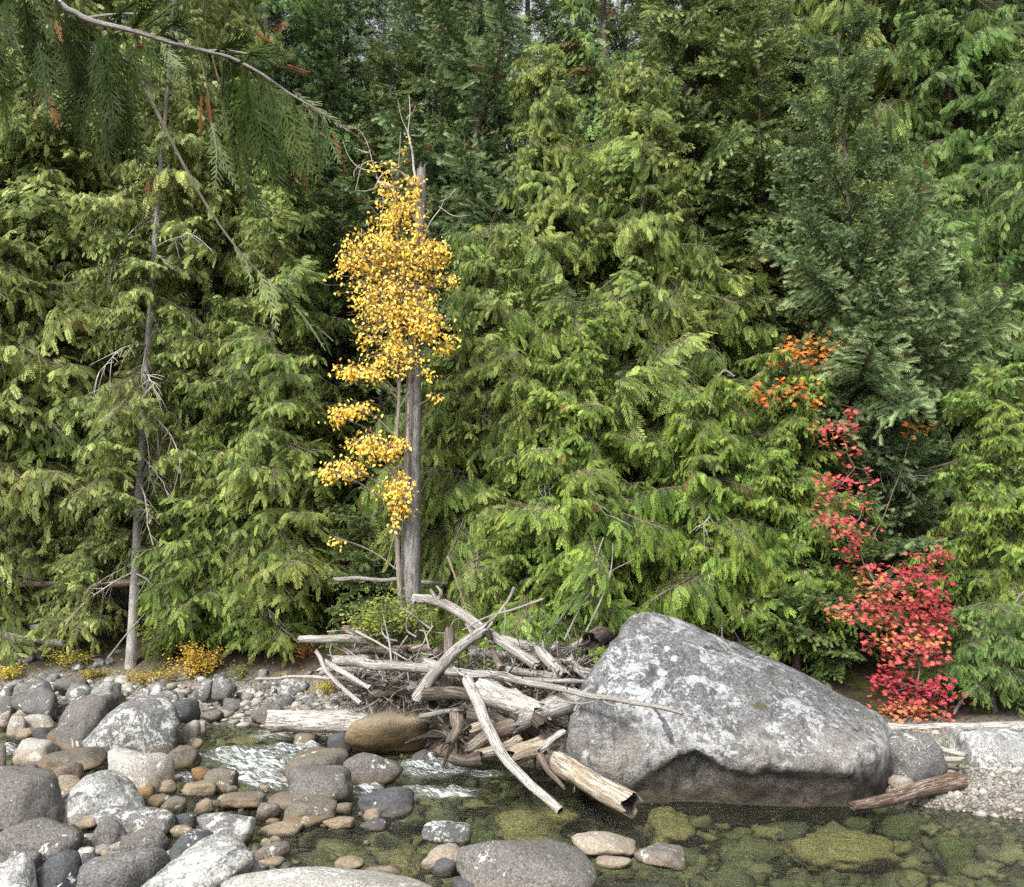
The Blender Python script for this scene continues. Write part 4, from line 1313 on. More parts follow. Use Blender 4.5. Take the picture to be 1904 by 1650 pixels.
RIV = 'stones of the river'
ROCKS = [
 # back of the left shore
 ((26, 1262, 116, 1306), 'grey', 8, 0, 'rounded grey granite boulder at the back of the left shore, near the edge'),
 ((103, 1259, 162, 1280), 'mauve', 9, 0, 'flat grey stone tucked behind the pair of big shore boulders'),
 ((121, 1271, 171, 1297), 'lichen', 10, 0, 'dark grey stone with lichen left of the white lichened block'),
 ((171, 1266, 221, 1298), 'white', 14, 0, 'white lichened block on the shore behind the largest lichened boulder'),
 ((290, 1285, 337, 1316), 'grey', 9, 0, 'plain grey stone right behind the largest lichened boulder'),
 ((325, 1299, 373, 1327), 'dark', 12, 0, 'blue black angular stone right of the largest lichened boulder'),
 ((184, 1289, 236, 1306), 'mauve', 8, 0, 'brownish stone peeping out behind the largest lichened boulder'),
 ((279, 1273, 302, 1293), 'white', 14, 0, 'small chalk white stone on the shore below the golden ground cover'),
 ((85, 1251, 116, 1265), 'grey', 10, 0, 'small grey stone beneath the bank above the left shore boulders'),
 ((362, 1262, 396, 1287), 'grey', 14, 0, 'pointed grey stone under the yellow leaved shrub'),
 ((397, 1259, 440, 1287), 'grey', 9, 0.2, 'leaning pale grey stone right of the yellow leaved shrub'),
 ((454, 1277, 481, 1298), 'white', 11, 0, 'small white stone alone in the shore grass left of the log jam'),
 ((415, 1297, 457, 1322), 'mauve', 10, 0, 'brown grey stone in the middle of the rubble left of the log jam'),
 ((522, 1260, 573, 1291), 'lichen', 9, 0, 'lichen spotted boulder behind the small yellow tuft'),
 ((507, 1291, 549, 1317), 'grey', 18, 0.3, 'square slab leaning at the upper left of the bleached log'),
 ((470, 1308, 524, 1341), 'mauve', 14, 0, 'brownish block standing in the water left of the bleached log'),
 ((368, 1321, 413, 1335), 'mauve', 9, 0, 'low flat stone at the water edge right of the blue black stone'),
 ((0, 1275, 24, 1296), 'grey', 9, 0, 'grey stone at the very left edge behind the shore'),
 ((-6, 1295, 30, 1316), 'mauve', 9, 0, 'brown grey stone at the left edge below the rounded granite boulder'),
 ((28, 1312, 108, 1336), 'pale', 12, 0.2, 'long pale flat stone left of the brownish shore boulder'),
 ((11, 1331, 49, 1361), 'pale', 8, 0, 'pale round stone near the left edge of the shore'),
 ((-8, 1322, 19, 1345), 'pale', 8, 0, 'pale stone cut by the left edge of the shore'),
 ((48, 1327, 106, 1357), 'pale', 9, -0.2, 'pinkish pale wedge of stone leaning on the brownish shore boulder'),
 ((62, 1352, 100, 1371), 'dark', 7, 0, 'dark wet stone at the waterline below the pinkish wedge'),
 ((88, 1353, 137, 1374), 'brown', 7, 0, 'brown wet stone at the foot of the brownish shore boulder'),
 ((30, 1354, 62, 1370), 'tan', 8, 0, 'small tan stone at the waterline near the left edge'),
 ((101, 1292, 203, 1371), 'mauve', 7, 0.25, 'tall brownish granite boulder left of the largest lichened boulder'),
 ((164, 1297, 336, 1384), 'lichen', 6, 0.05, 'largest lichened boulder of the left shore, with a pale band at its foot'),
 ((329, 1339, 372, 1375), 'pale', 7, 0, 'pale tan stone touching the right end of the largest lichened boulder'),
 ((360, 1340, 386, 1358), 'pale', 10, 0, 'low pale stone in the water beside the largest lichened boulder'),
 ((343, 1372, 378, 1388), 'tan', 8, 0, 'small tan stone in the channel in front of the largest lichened boulder'),
 # middle of the stream, left
 ((22, 1374, 108, 1414), 'pale', 8, 0.1, 'broad pale stone in the stream at the left'),
 ((-16, 1382, 14, 1417), 'mauve', 8, 0, 'brown stone in the stream cut by the left edge'),
 ((71, 1391, 205, 1428), 'brown', 10, 0, 'long flat dark brown stone in the stream'),
 ((184, 1393, 328, 1463), 'pale', 7, -0.15, 'pale saddle shaped boulder with a brown waterline in the stream'),
 ((301, 1385, 372, 1421), 'brown', 14, 0.2, 'dark brown angular stone at the head of the left rapid'),
 ((97, 1418, 157, 1446), 'brown', 10, 0.1, 'dark triangular stone below the long flat brown stone'),
 ((357, 1426, 402, 1449), 'rust', 9, 0, 'orange brown stone in the foam of the left rapid'),
 ((377, 1428, 442, 1463), 'brown', 8, 0.1, 'olive brown stone beside the orange stone in the rapid'),
 ((338, 1453, 407, 1476), 'tan', 8, 0, 'flat wet tan stone below the orange stone'),
 ((289, 1449, 332, 1471), 'tan', 9, 0, 'small tan stone right of the saddle shaped boulder'),
 ((252, 1461, 288, 1480), 'rust', 8, 0, 'small amber stone at the foot of the saddle shaped boulder'),
 ((96, 1440, 154, 1474), 'tan', 9, 0, 'tan stone squeezed behind the white speckled boulder'),
 ((-45, 1424, 116, 1524), 'mauve', 7, -0.15, 'massive smooth grey boulder at the left edge of the foreground'),
 ((30, 1420, 82, 1450), 'mauve', 12, 0, 'cracked grey stone perched on the back of the massive left boulder'),
 ((109, 1436, 274, 1520), 'white', 6, -0.1, 'white speckled boulder between the massive left boulder and the stream'),
 ((122, 1480, 218, 1524), 'dark', 6, 0, 'smooth blue grey stone in front of the white speckled boulder'),
 ((179, 1496, 325, 1553), 'lichen', 7, 0, 'broad dark grey boulder with white flecks at the near shore'),
 ((-8, 1520, 162, 1595), 'mauve', 6, 0.1, 'big egg shaped grey boulder at the left edge, in front of the massive one'),
 ((160, 1524, 240, 1574), 'mauve', 10, 0, 'grey stone with a shadowed underside right of the egg shaped boulder'),
 ((133, 1511, 190, 1537), 'tan', 8, 0, 'tan speckled stone wedged between the near shore boulders'),
 ((217, 1541, 314, 1588), 'mauve', 6, 0, 'rounded brown grey stone at the middle of the near shore'),
 ((308, 1544, 405, 1599), 'dark', 11, 0.3, 'dark grey wedge shaped stone leaning on the white lichened boulder'),
 ((323, 1511, 366, 1538), 'dark', 10, 0, 'small slate grey stone at the near waterline'),
 ((358, 1517, 473, 1567), 'lichen', 8, -0.15, 'dark grey rounded boulder at the near waterline'),
 ((319, 1535, 363, 1553), 'tan', 9, 0, 'flat tan stone between two dark stones of the near shore'),
 ((272, 1562, 490, 1668), 'white', 6, 0.15, 'large white lichened boulder at the bottom of the picture'),
 ((139, 1578, 306, 1668), 'grey', 5, 0.1, 'smooth oval grey boulder at the bottom, left of the white lichened one'),
 ((61, 1583, 154, 1668), 'dark', 6, 0, 'dark upright oval stone at the bottom near the left corner'),
 ((-30, 1588, 64, 1680), 'white', 6, 0, 'lichened boulder filling the lower left corner'),
 ((10, 1581, 75, 1620), 'grey', 7, 0, 'grey stone above the corner boulder, below the egg shaped one'),
 ((150, 1586, 192, 1612), 'dark', 11, 0, 'small blue green stone in the gap between the near shore boulders'),
 ((141, 1577, 176, 1599), 'pale', 9, 0, 'small white pebble like stone beside the blue green stone'),
 ((473, 1566, 541, 1602), 'grey', 6, 0, 'smooth plain grey stone at the water right of the white lichened boulder'),
 ((482, 1594, 530, 1614), 'tan', 8, 0, 'flat tan stone under the smooth plain grey stone'),
 ((622, 1592, 678, 1619), 'tan', 9, -0.1, 'small pointed tan stone above the long pale slab'),
 ((672, 1608, 747, 1630), 'pale', 8, 0, 'pale stone at the right behind the long pale slab'),
 ((298, 1480, 350, 1503), 'mauve', 7, 0, 'flat brown grey stone in the shallows of the near shore'),
 ((272, 1476, 318, 1499), 'brown', 9, 0, 'brown stone in the shallows beside the white speckled boulder'),
 ((360, 1486, 398, 1508), 'tan', 8, 0, 'small round tan stone alone in the shallows'),
 # the middle islands
 ((414, 1472, 501, 1506), 'brown', 9, 0.25, 'tan topped brown stone at the left of the mid-stream group'),
 ((475, 1492, 525, 1524), 'mauve', 8, 0, 'round brown grey stone in front of the mid-stream group'),
 ((488, 1470, 614, 1506), 'mauve', 7, 0.2, 'long low brown grey boulder of the mid-stream group'),
 ((524, 1426, 655, 1498), 'mauve', 12, -0.25, 'peaked brown grey boulder, highest of the mid-stream group'),
 ((528, 1485, 628, 1537), 'brown', 12, 0.1, 'square wet brown boulder in front of the mid-stream group'),
 ((532, 1391, 648, 1452), 'brown', 7, 0.15, 'rounded brown boulder with a golden top between two rapids'),
 ((642, 1400, 749, 1459), 'mauve', 6, -0.1, 'rounded grey brown boulder right beside the golden topped one'),
 ((484, 1529, 563, 1554), 'tan', 7, 0, 'flat tan stone awash below the mid-stream group'),
 ((602, 1518, 660, 1542), 'tan', 9, 0, 'tan stone awash right of the square wet boulder'),
 ((620, 1493, 656, 1512), 'mauve', 8, 0, 'small grey stone between the peaked boulder and the smooth black one'),
 ((546, 1362, 592, 1386), 'brown', 8, 0, 'small dark stone under the bleached log'),
 ((609, 1360, 655, 1397), 'dark', 7, 0, 'dark grey round stone left of the large tan boulder'),
 ((646, 1316, 804, 1404), 'tanlog', 11, 0.3, 'large tan boulder with an orange foot under the log jam'),
 ((665, 1463, 770, 1515), 'dark', 6, 0.1, 'smooth blue black boulder below the right rapid'),
 ((785, 1524, 877, 1567), 'darklichen', 6, 0, 'slate boulder with a white lichen band in the pool'),
 ((852, 1557, 1106, 1668), 'mauve', 10, -0.05, 'biggest dark brown boulder at the bottom middle of the picture'),
 ((784, 1570, 862, 1615), 'pale', 10, 0.2, 'cream coloured stone left of the biggest dark brown boulder'),
 ((804, 1597, 856, 1630), 'dark', 9, 0, 'blue black stone under the cream coloured stone'),
 ((840, 1631, 918, 1668), 'dark', 6, 0, 'slate stone at the bottom edge in front of the biggest dark boulder'),
 ((1064, 1545, 1187, 1599), 'pale', 6, -0.1, 'smooth beige boulder in the pool right of the biggest dark boulder'),
 ((1108, 1589, 1175, 1617), 'pale', 6, 0, 'small pale round stone in front of the smooth beige boulder'),
 ((1180, 1572, 1279, 1614), 'grey', 15, -0.1, 'angular grey stone in the pool, rightmost of the trio'),
 ((673, 1503, 708, 1527), 'tan', 9, 0, 'small cream stone in front of the smooth blue black boulder'),
 ((669, 1522, 720, 1543), 'dark', 8, 0, 'low dark stone awash below the smooth blue black boulder'),
 ((766, 1394, 815, 1417), 'dark', 8, 0, 'dark stone at the right foot of the large tan boulder'),
 ((827, 1391, 853, 1413), 'tan', 9, 0, 'small tan stone under the dark roots of the log jam'),
 ((810, 1377, 855, 1405), 'brown', 9, 0, 'brown stone in the shade behind the large tan boulder'),
 # right shore
 ((1640, 1360, 1752, 1458), 'grey', 9, -0.45, 'speckled grey boulder leaning on the right end of the giant boulder'),
 ((1772, 1357, 1950, 1428), 'white', 11, 0.05, 'pale lichened boulder lying on the right gravel bar'),
 ((1652, 1443, 1704, 1470), 'pale', 10, 0, 'small pale stone at the foot of the speckled grey boulder'),
 ((1696, 1372, 1760, 1398), 'pale', 10, 0, 'pale block under the bleached log of the right shore'),
]
for box, mat, p, lean, label in ROCKS:
    p = p + 3
    big = box[2] - box[0] > 90
    y1 = box[3]
    sink = 0.5 if y1 < 1650 and box[0] > 400 else 0.35
    rock('boulder' if big else 'river_stone', label, box, mat, p, lean, None, 0.9 if big else 0.85, sink, 0.05 if p < 9 else 0.065)
# the long pale slab at the bottom with its hollow of rusty water
o = rock('boulder', 'long pale flat slab along the bottom edge of the picture', (412, 1609, 812, 1720), 'pale', 12, 0, 777, 0.55, 0.2, 0.03, sub=5)

# stones seen through the water
for box, mat, label in [
 ((1462, 1524, 1668, 1562), 'under', 'broad golden boulder drowned in the pool right of the giant boulder'),
 ((1738, 1540, 1830, 1562), 'undergreen', 'yellow green drowned stone near the right edge of the pool'),
 ((1196, 1482, 1290, 1522), 'under', 'golden drowned stone at the end of the hollow brown log'),
 ((1625, 1502, 1735, 1520), 'undergreen', 'pale green drowned slab below the brown log on the right'),
 ((862, 1514, 926, 1552), 'undergreen', 'green drowned stone beside the slate boulder with lichen'),
 ((918, 1482, 1082, 1512), 'under', 'drowned brown slab under the curved white log'),
 ((716, 1569, 792, 1590), 'under', 'drowned tan stone left of the cream coloured stone'),
 ((733, 1452, 771, 1466), 'under', 'golden drowned stone in the right rapid'),
 ((420, 1360, 500, 1376), 'under', 'amber drowned stone in the channel below the bleached log')]:
    ctr, s = fit_rock(*box, 0.8, -0.1, 0.0)
    d = project(ctr)[0, 2]
    c = hit((box[0] + box[2]) / 2, (box[1] + box[3]) / 2)
    s = np.array(((box[2] - box[0]) / 2 * d / FPX, (hit((box[0] + box[2]) / 2, box[1])[1] - hit((box[0] + box[2]) / 2, box[3])[1]) / 2, 0.2))
    V, F = rock_shape(int(box[0]), 12, 4, 0.16)
    s[2] = float(np.clip((-0.03 - ground_z(c[0], c[1])) / 1.5, 0.08, 0.24))
    tag(add('drowned_stone', mesh_data('drowned_stone', V * s, F, [K[mat]], None, True), None, (c[0], c[1] + 0.10, -0.03 - s[2])), label, 'stone', None)

# small stones: alike cobbles between the big ones, sharing a few meshes
COB = [mesh_data('cobble', rock_shape(300 + k, 10 if k % 2 else 7, 3, 0.04)[0] * (1, .85, .62), ICO[3][1], [K['grey']], None, True) for k in range(10)]
cobmats = ['grey', 'grey', 'pale', 'mauve', 'lichen', 'white', 'brown', 'tan']
rr = np.random.RandomState(77)
def cobbles(n, xr, yr, smin, smax, label, group, mats, reject=None):
    k, tries = 0, 0
    while k < n and tries < n * 30:
        tries += 1
        px, py = rr.uniform(*xr), rr.uniform(*yr)
        if reject and reject(px, py):
            continue
        h = hit(px, py)
        sz = size_at(rr.uniform(smin, smax) / 2, h)
        o = add('cobble', COB[rr.randint(10)], None, (h[0], h[1], max(h[2], ground_z(h[0], h[1])) + sz * 0.15), (rr.normal(0, .25), rr.normal(0, .25), rr.uniform(0, 6.28)), sz)
        o.material_slots[0].link = 'OBJECT'
        o.material_slots[0].material = K[mats[rr.randint(len(mats))]]
        tag(o, label, 'stone', group)
        k += 1
cobbles(64, (0, 560), (1262, 1302), 12, 30, 'small stone among the grey rubble along the left shore', 'rubble stones of the left shore', ['grey', 'grey', 'pale', 'white', 'lichen', 'mauve'])
cobbles(34, (360, 640), (1248, 1330), 9, 24, 'small stone in the rubble left of the log jam', 'rubble stones by the log jam', ['grey', 'mauve', 'lichen', 'pale'])
cobbles(24, (0, 240), (1205, 1250), 9, 26, 'small dirty stone on the earth bank under the left cedars', 'stones on the earth bank', ['grey', 'mauve', 'lichen'])
cobbles(46, (0, 540), (1440, 1545), 12, 30, 'small stone wedged between the boulders of the near shore', 'small stones of the near shore', ['tan', 'grey', 'brown', 'pale'])
cobbles(50, (0, 560), (1545, 1645), 12, 32, 'little stone at the bottom between the near boulders', 'little stones at the bottom', ['tan', 'grey', 'pale', 'dark'])
cobbles(14, (380, 720), (1450, 1600), 10, 24, 'little stone breaking the surface of the shallows', 'little stones in the shallows', ['tan', 'brown', 'mauve'])
cobbles(16, (1700, 1904), (1385, 1440), 10, 22, 'small pale stone lying on the right gravel bar', 'stones on the gravel bar', ['pale', 'white', 'grey'])

def pebble_field(name, pts_, sizes, seed, mat, kind='stuff', sub=1):
    r = np.random.RandomState(seed)
    D, F = ICO[sub]
    n, k = len(pts_), len(D)
    jit = 1 + 0.22 * r.normal(size=(6, k, 1))
    A = r.uniform(0, 6.28, n)
    sc = sizes[:, None] * r.uniform(0.7, 1.2, (n, 3)) * (1, 1, 0.6)
    L = (D[None] * jit[r.randint(6, size=n)]) * sc[:, None]
    X = L[..., 0] * np.cos(A)[:, None] - L[..., 1] * np.sin(A)[:, None]
    Y = L[..., 0] * np.sin(A)[:, None] + L[..., 1] * np.cos(A)[:, None]
    V = np.stack((X, Y, L[..., 2]), -1) + pts_[:, None]
    T = (np.arange(n)[:, None, None] * k + F[None]).reshape(-1, 3)
    tone = np.repeat(r.rand(n), k)
    o = add(name, mesh_data(name, V.reshape(-1, 3), T, [mat], None, True, {'tone': tone}))
    o['kind'] = kind
    return o

def pebble_mat(name, stops):
    t = NT(name)
    c = t.ramp(t.attr('tone'), stops)
    n = t.noise(t.pos(), 40, 4, 0.7)
    c = t.mix(0.35, c, t.ramp(n, [(0.35, (0.05, 0.045, 0.04)), (0.65, (0.5, 0.47, 0.42))]))
    return t.out(t.bsdf(c, 0.8, 0.3))
GRAVEL = pebble_mat('gravel_pebbles', [(0.0, (0.02, 0.017, 0.014)), (0.35, (0.055, 0.045, 0.037)), (0.7, (0.105, 0.090, 0.075)), (1.0, (0.25, 0.23, 0.20))])
BEDP = pebble_mat('river_bed_cobbles', [(0.0, (0.04, 0.048, 0.025)), (0.35, (0.10, 0.105, 0.05)), (0.7, (0.19, 0.175, 0.085)), (1.0, (0.34, 0.29, 0.16))])
r = np.random.RandomState(9)
xy = np.stack((r.uniform(4.9, 9.5, 9000), r.uniform(10.2, 16, 9000)), 1)
z = terrain(xy[:, 0], xy[:, 1])
pp = project(np.column_stack((xy, z)))
keep = (z > -0.14) & (z < 0.75) & (pp[:, 0] > 1560) & (pp[:, 0] < 1990)
xy, z = xy[keep], z[keep]
o = pebble_field('gravel', np.column_stack((xy, z + 0.005)), np.minimum(r.gamma(1.3, 0.014, len(xy)) + 0.009, 0.075), 10, GRAVEL)
o['label'] = 'coarse grey gravel of the right bar'
xy = np.stack((r.uniform(-11, 9, 5200), r.uniform(7.2, 20, 5200)), 1)
z = terrain(xy[:, 0], xy[:, 1])
keep = (z < -0.05) & (xy[:, 1] < np.interp(xy[:, 0], BX, BY))
xy, z = xy[keep], z[keep]
sz = np.minimum(r.gamma(2.2, 0.045, len(xy)) + 0.03, np.maximum(0.03, -z * 0.75))
o = pebble_field('riverbed_cobbles', np.column_stack((xy, z + sz * 0.15)), sz, 12, BEDP, sub=2)
o['label'] = 'cobbles covering the river bed under the water'
# fine rubble on the left shore and between the near boulders
xy = np.concatenate((np.stack((r.uniform(-13, -2.4, 3800), r.uniform(18.2, 24.5, 3800)), 1), np.stack((r.uniform(-7, -1, 1500), r.uniform(7, 13, 1500)), 1)))
z = terrain(xy[:, 0], xy[:, 1])
s_ = xy[:, 1] - np.interp(xy[:, 0], BX, BY)
keep = (z > -0.12) & (s_ < 1.7)
xy, z = xy[keep], z[keep]
o = pebble_field('rubble', np.column_stack((xy, z + 0.01)), r.gamma(2.5, 0.022, len(xy)) + 0.02, 13, GRAVEL)
o['label'] = 'loose rubble on the left shore'

# ------------------------------------------------------------------ the giant boulder
def giant_material():
    t = NT('giant_boulder_granite')
    p = t.pos()
    z = t.z()
    big = t.noise(p, 0.9, 4, 0.6, 0.6)
    mid = t.noise(p, 5.0, 6, 0.7, 0.3)
    fine = t.noise(p, 34.0, 4, 0.75)
    grit = t.voro(p, 46.0, 'F1', 'Color')
    gx = t.n('SeparateXYZ')
    t.l(grit, gx.inputs[0])
    # weathered dark rind above, washed paler and warmer rock below the flood line
    rind = t.ramp(t.math('ADD', t.math('MULTIPLY', big, 0.4), t.math('MULTIPLY', mid, 0.6)), [(0.40, (0.012, 0.012, 0.014)), (0.5, (0.036, 0.036, 0.040)), (0.60, (0.10, 0.10, 0.104))])
    wash = t.ramp(t.math('ADD', t.math('MULTIPLY', big, 0.4), t.math('MULTIPLY', mid, 0.6)), [(0.40, (0.045, 0.038, 0.029)), (0.5, (0.115, 0.10, 0.083)), (0.60, (0.23, 0.21, 0.185))])
    line = t.math('ADD', z, t.math('MULTIPLY', t.math('SUBTRACT', mid, 0.5), 0.9))
    up = t.step(line, 0.75, 1.25)
    col = t.mix(up, wash, rind)
    col = t.mix(t.math('MULTIPLY', t.step(gx.outputs[0], 0.70, 0.78), 0.25), col, (0.34, 0.335, 0.32))
    col = t.mix(t.math('MULTIPLY', t.step(gx.outputs[1], 0.68, 0.76), 0.35), col, (0.035, 0.035, 0.038))
    col = t.mix(0.26, col, t.ramp(fine, [(0.36, (0.03, 0.03, 0.03)), (0.64, (0.36, 0.355, 0.34))]))
    # black and white lichens, grown in rounded patches
    dl = t.noise(p, 3.1, 7, 0.75, 0.9)
    col = t.mix(t.math('MULTIPLY', t.step(dl, 0.53, 0.58), 0.7), col, (0.045, 0.046, 0.048))
    a = t.noise(p, 2.4, 8, 0.74, 1.0)
    b = t.noise(p, 14.0, 6, 0.75, 0.6)
    l1 = t.step(t.math('ADD', t.math('ADD', t.math('MULTIPLY', a, 0.50), t.math('MULTIPLY', t.noise(p, 0.75, 3, 0.6), 0.32)), t.math('MULTIPLY', b, 0.34)), 0.588, 0.630)
    warp = t.n('VectorMath', operation='ADD')
    ns = t.n('TexNoise')
    ns.inputs['Scale'].default_value = 6.0
    t.l(p, ns.inputs['Vector'])
    sc = t.n('VectorMath', operation='SCALE')
    sc.inputs['Scale'].default_value = 0.16
    t.l(ns.outputs['Color'], sc.inputs[0])
    t.l(p, warp.inputs[0])
    t.l(sc.outputs[0], warp.inputs[1])
    v = t.voro(warp.outputs[0], 4.6)
    vc = t.voro(warp.outputs[0], 4.6, 'F1', 'Color')
    vx = t.n('SeparateXYZ')
    t.l(vc, vx.inputs[0])
    l2 = t.math('MULTIPLY', t.math('SUBTRACT', 1.0, t.step(v, 0.22, 0.30)), t.step(vx.outputs[0], 0.62, 0.68))
    l2 = t.math('MULTIPLY', l2, t.step(t.noise(p, 0.8, 2), 0.44, 0.56))
    lich = t.math('MAXIMUM', t.math('MULTIPLY', l1, 0.8), t.math('MULTIPLY', l2, 0.8))
    lich = t.math('MULTIPLY', lich, t.step(line, 0.25, 0.7))
    col = t.mix(lich, col, t.mix(fine, (0.20, 0.207, 0.21), (0.40, 0.412, 0.415)))
    moss = t.math('MULTIPLY', t.step(t.noise(p, 2.0, 5, 0.7), 0.66, 0.70), 0.8)
    col = t.mix(t.math('MULTIPLY', moss, t.step(z, 0.9, 1.1)), col, (0.05, 0.05, 0.012))
    # fractures and dark water streaks
    ce = t.n('TexVoronoi', feature='DISTANCE_TO_EDGE')
    ce.inputs['Scale'].default_value = 0.5
    t.l(warp.outputs[0], ce.inputs['Vector'])
    ck = t.math('MULTIPLY', t.math('SUBTRACT', 1.0, t.step(ce.outputs['Distance'], 0.004, 0.016)), t.step(big, 0.54, 0.62))
    col = t.mix(t.math('MULTIPLY', ck, 0.7), col, (0.012, 0.011, 0.010))
    ms = t.n('Mapping')
    ms.inputs['Scale'].default_value = (5.0, 5.0, 0.5)
    t.l(p, ms.inputs[0])
    st = t.step(t.noise(ms.outputs[0], 1.0, 5, 0.65), 0.56, 0.68)
    col = t.mix(t.math('MULTIPLY', st, 0.55), col, (0.028, 0.027, 0.027))
    alg = t.math('SUBTRACT', 1.0, t.step(t.math('ADD', z, t.math('MULTIPLY', t.math('SUBTRACT', big, 0.5), 0.6)), 0.10, 0.42))
    col = t.mix(t.math('MULTIPLY', alg, 0.75), col, t.mix(mid, (0.020, 0.015, 0.008), (0.075, 0.054, 0.030)))
    h = t.math('SUBTRACT', t.math('ADD', t.math('MULTIPLY', mid, 0.7), t.math('MULTIPLY', fine, 0.22)), t.math('MULTIPLY', ck, 0.5))
    return t.out(t.bsdf(col, 0.9, 0.3, t.bump(h, 0.9, 0.10)))

def giant():
    # corner points read off the photograph, each at its own distance; the back is as deep as the front is wide
    F_ = [(1172, 1143, 13.9), (1192, 1140, 14.3), (1250, 1150, 14.3), (1300, 1171, 14.5), (1400, 1214, 14.7), (1500, 1264, 14.8), (1560, 1298, 14.6), (1622, 1320, 14.3), (1652, 1346, 14.0), (1660, 1380, 13.7),
          (1130, 1200, 13.5), (1100, 1255, 13.3), (1075, 1300, 13.2), (1056, 1348, 13.1), (1058, 1392, 13.0), (1105, 1428, 12.85),
          (1290, 1385, 12.35), (1200, 1330, 12.55), (1250, 1240, 13.2), (1400, 1300, 13.0), (1380, 1415, 12.2), (1480, 1420, 12.15), (1560, 1420, 12.25), (1620, 1400, 12.7), (1540, 1330, 13.1)]
    B_ = [(1180, 1150, 16.0), (1080, 1330, 16.2), (1300, 1190, 16.9), (1500, 1280, 17.0), (1640, 1350, 16.4), (1655, 1390, 15.6), (1070, 1400, 15.2)]
    P = [at(*q) for q in F_ + B_]
    lo = [at(1140, 1442, 12.95), at(1200, 1470, 12.9), at(1395, 1486, 12.75), at(1545, 1488, 12.6), at(1600, 1470, 12.95), at(1640, 1430, 13.6)]
    P += lo + [q + np.array((0.0, 0.05, -0.7)) for q in lo] + [at(1640, 1400, 16) + (0, 0, -1.2), at(1100, 1400, 16) + (0, 0, -1.2)]
    bm = bmesh.new()
    for q in P:
        bm.verts.new(q)
    res = bmesh.ops.convex_hull(bm, input=bm.verts[:])
    bmesh.ops.delete(bm, geom=[e for e in res['geom_interior'] if isinstance(e, bmesh.types.BMVert)], context='VERTS')
    bm.normal_update()
    ctr = np.mean([v.co[:] for v in bm.verts], axis=0)
    N, Hh = [], []
    for f in bm.faces:
        n = np.array(f.normal)
        h = float((np.array(f.verts[0].co) - ctr) @ n)
        if h < 0:
            n, h = -n, -h
        N.append(n)
        Hh.append(h)
    bm.free()
    D, F = ICO[6]
    # two rounds of splitting the icosphere give about 80 thousand faces
    N, Hh = np.array(N), np.array(Hh)
    # chipped edges and corners: more planes that just shave the hull
    HV = np.array([v for v in P]) - ctr
    cr = np.random.RandomState(8)
    M2 = cr.normal(size=(46, 3))
    M2 /= np.linalg.norm(M2, axis=1)[:, None]
    H2 = (HV @ M2.T).max(0) * cr.uniform(0.94, 0.99, 46)
    N, Hh = np.vstack((N, M2)), np.concatenate((Hh, H2))
    d = np.maximum(0, D @ N.T) / Hh
    p = 80
    rad = (d ** p).sum(1) ** (-1 / p) * 1.035
    V = D * rad[:, None] + ctr
    n1 = fbm(V * 0.9, 4, 61)
    n2 = fbm(V * 3.4, 4, 67)
    n3 = fbm(V * 9.0, 3, 69)
    disp = 0.07 * n1 + 0.05 * n2 + 0.022 * n3 - 0.05 * np.clip(np.abs(fbm(V * 1.3, 3, 91)) * -12 + 1, 0, 1) * (fbm(V * 0.7, 2, 92) > 0.02)
    # the undercut: a bite out of the lower front, with an edge that steps up to the left
    pr = project(V)
    ex = np.interp(pr[:, 0], [1050, 1110, 1180, 1240, 1275, 1300, 1350, 1400, 1500, 1560, 1600, 1640], [1480, 1470, 1450, 1420, 1400, 1395, 1430, 1440, 1432, 1442, 1440, 1460]) + 9 * fbm(V * 2.6, 3, 71)
    ex = ex + 5 * fbm(V * 7.0, 3, 75)
    under = smooth((pr[:, 1] - ex) / np.interp(pr[:, 0], [1180, 1300, 1380, 1480], [26, 7, 9, 22])) * (V[:, 1] < ctr[1] + 0.4)
    deep = np.interp(pr[:, 0], [1080, 1200, 1270, 1330, 1380, 1450, 1560, 1620], [0.04, 0.12, 0.38, 0.42, 0.24, 0.28, 0.22, 0.06])
    V = V + D * disp[:, None]
    V[:, 1] += under * deep
    # a shallow crack down the lower left
    cx = np.interp(pr[:, 1], [1330, 1390, 1440, 1480], [1168, 1160, 1152, 1165])
    V[:, 1] += 0.05 * np.exp(-((pr[:, 0] - cx) / 4.0) ** 2) * (pr[:, 1] > 1340) * (V[:, 1] < ctr[1])
    return V, F, ctr
V, F, ctr = giant()
o = add('giant_boulder', mesh_data('giant_boulder', V - ctr, F, [giant_material()], None, True), None, ctr)
tag(o, 'giant grey lichen covered boulder standing in the river beside the log jam', 'boulder')

# ------------------------------------------------------------------ driftwood
D_ = {
 'white': driftwood_mat('bleached_driftwood', (0.136, 0.115, 0.093), (0.310, 0.285, 0.254), (0.434, 0.415, 0.384), 0.85),
 'silver': driftwood_mat('silver_driftwood', (0.093, 0.077, 0.065), (0.223, 0.205, 0.183), (0.347, 0.329, 0.304), 0.8),
 'tanwood': driftwood_mat('tan_driftwood', (0.124, 0.087, 0.056), (0.260, 0.211, 0.155), (0.384, 0.341, 0.279), 0.6),
 'brown': driftwood_mat('brown_driftwood', (0.040, 0.029, 0.021), (0.108, 0.083, 0.062), (0.20, 0.168, 0.135), 0.8),
 'red': driftwood_mat('red_brown_driftwood', (0.037, 0.020, 0.011), (0.105, 0.062, 0.037), (0.260, 0.223, 0.192), 0.8),
 'dark': driftwood_mat('dark_rotten_wood', (0.012, 0.009, 0.007), (0.046, 0.035, 0.026), (0.118, 0.096, 0.077), 0.8),
}

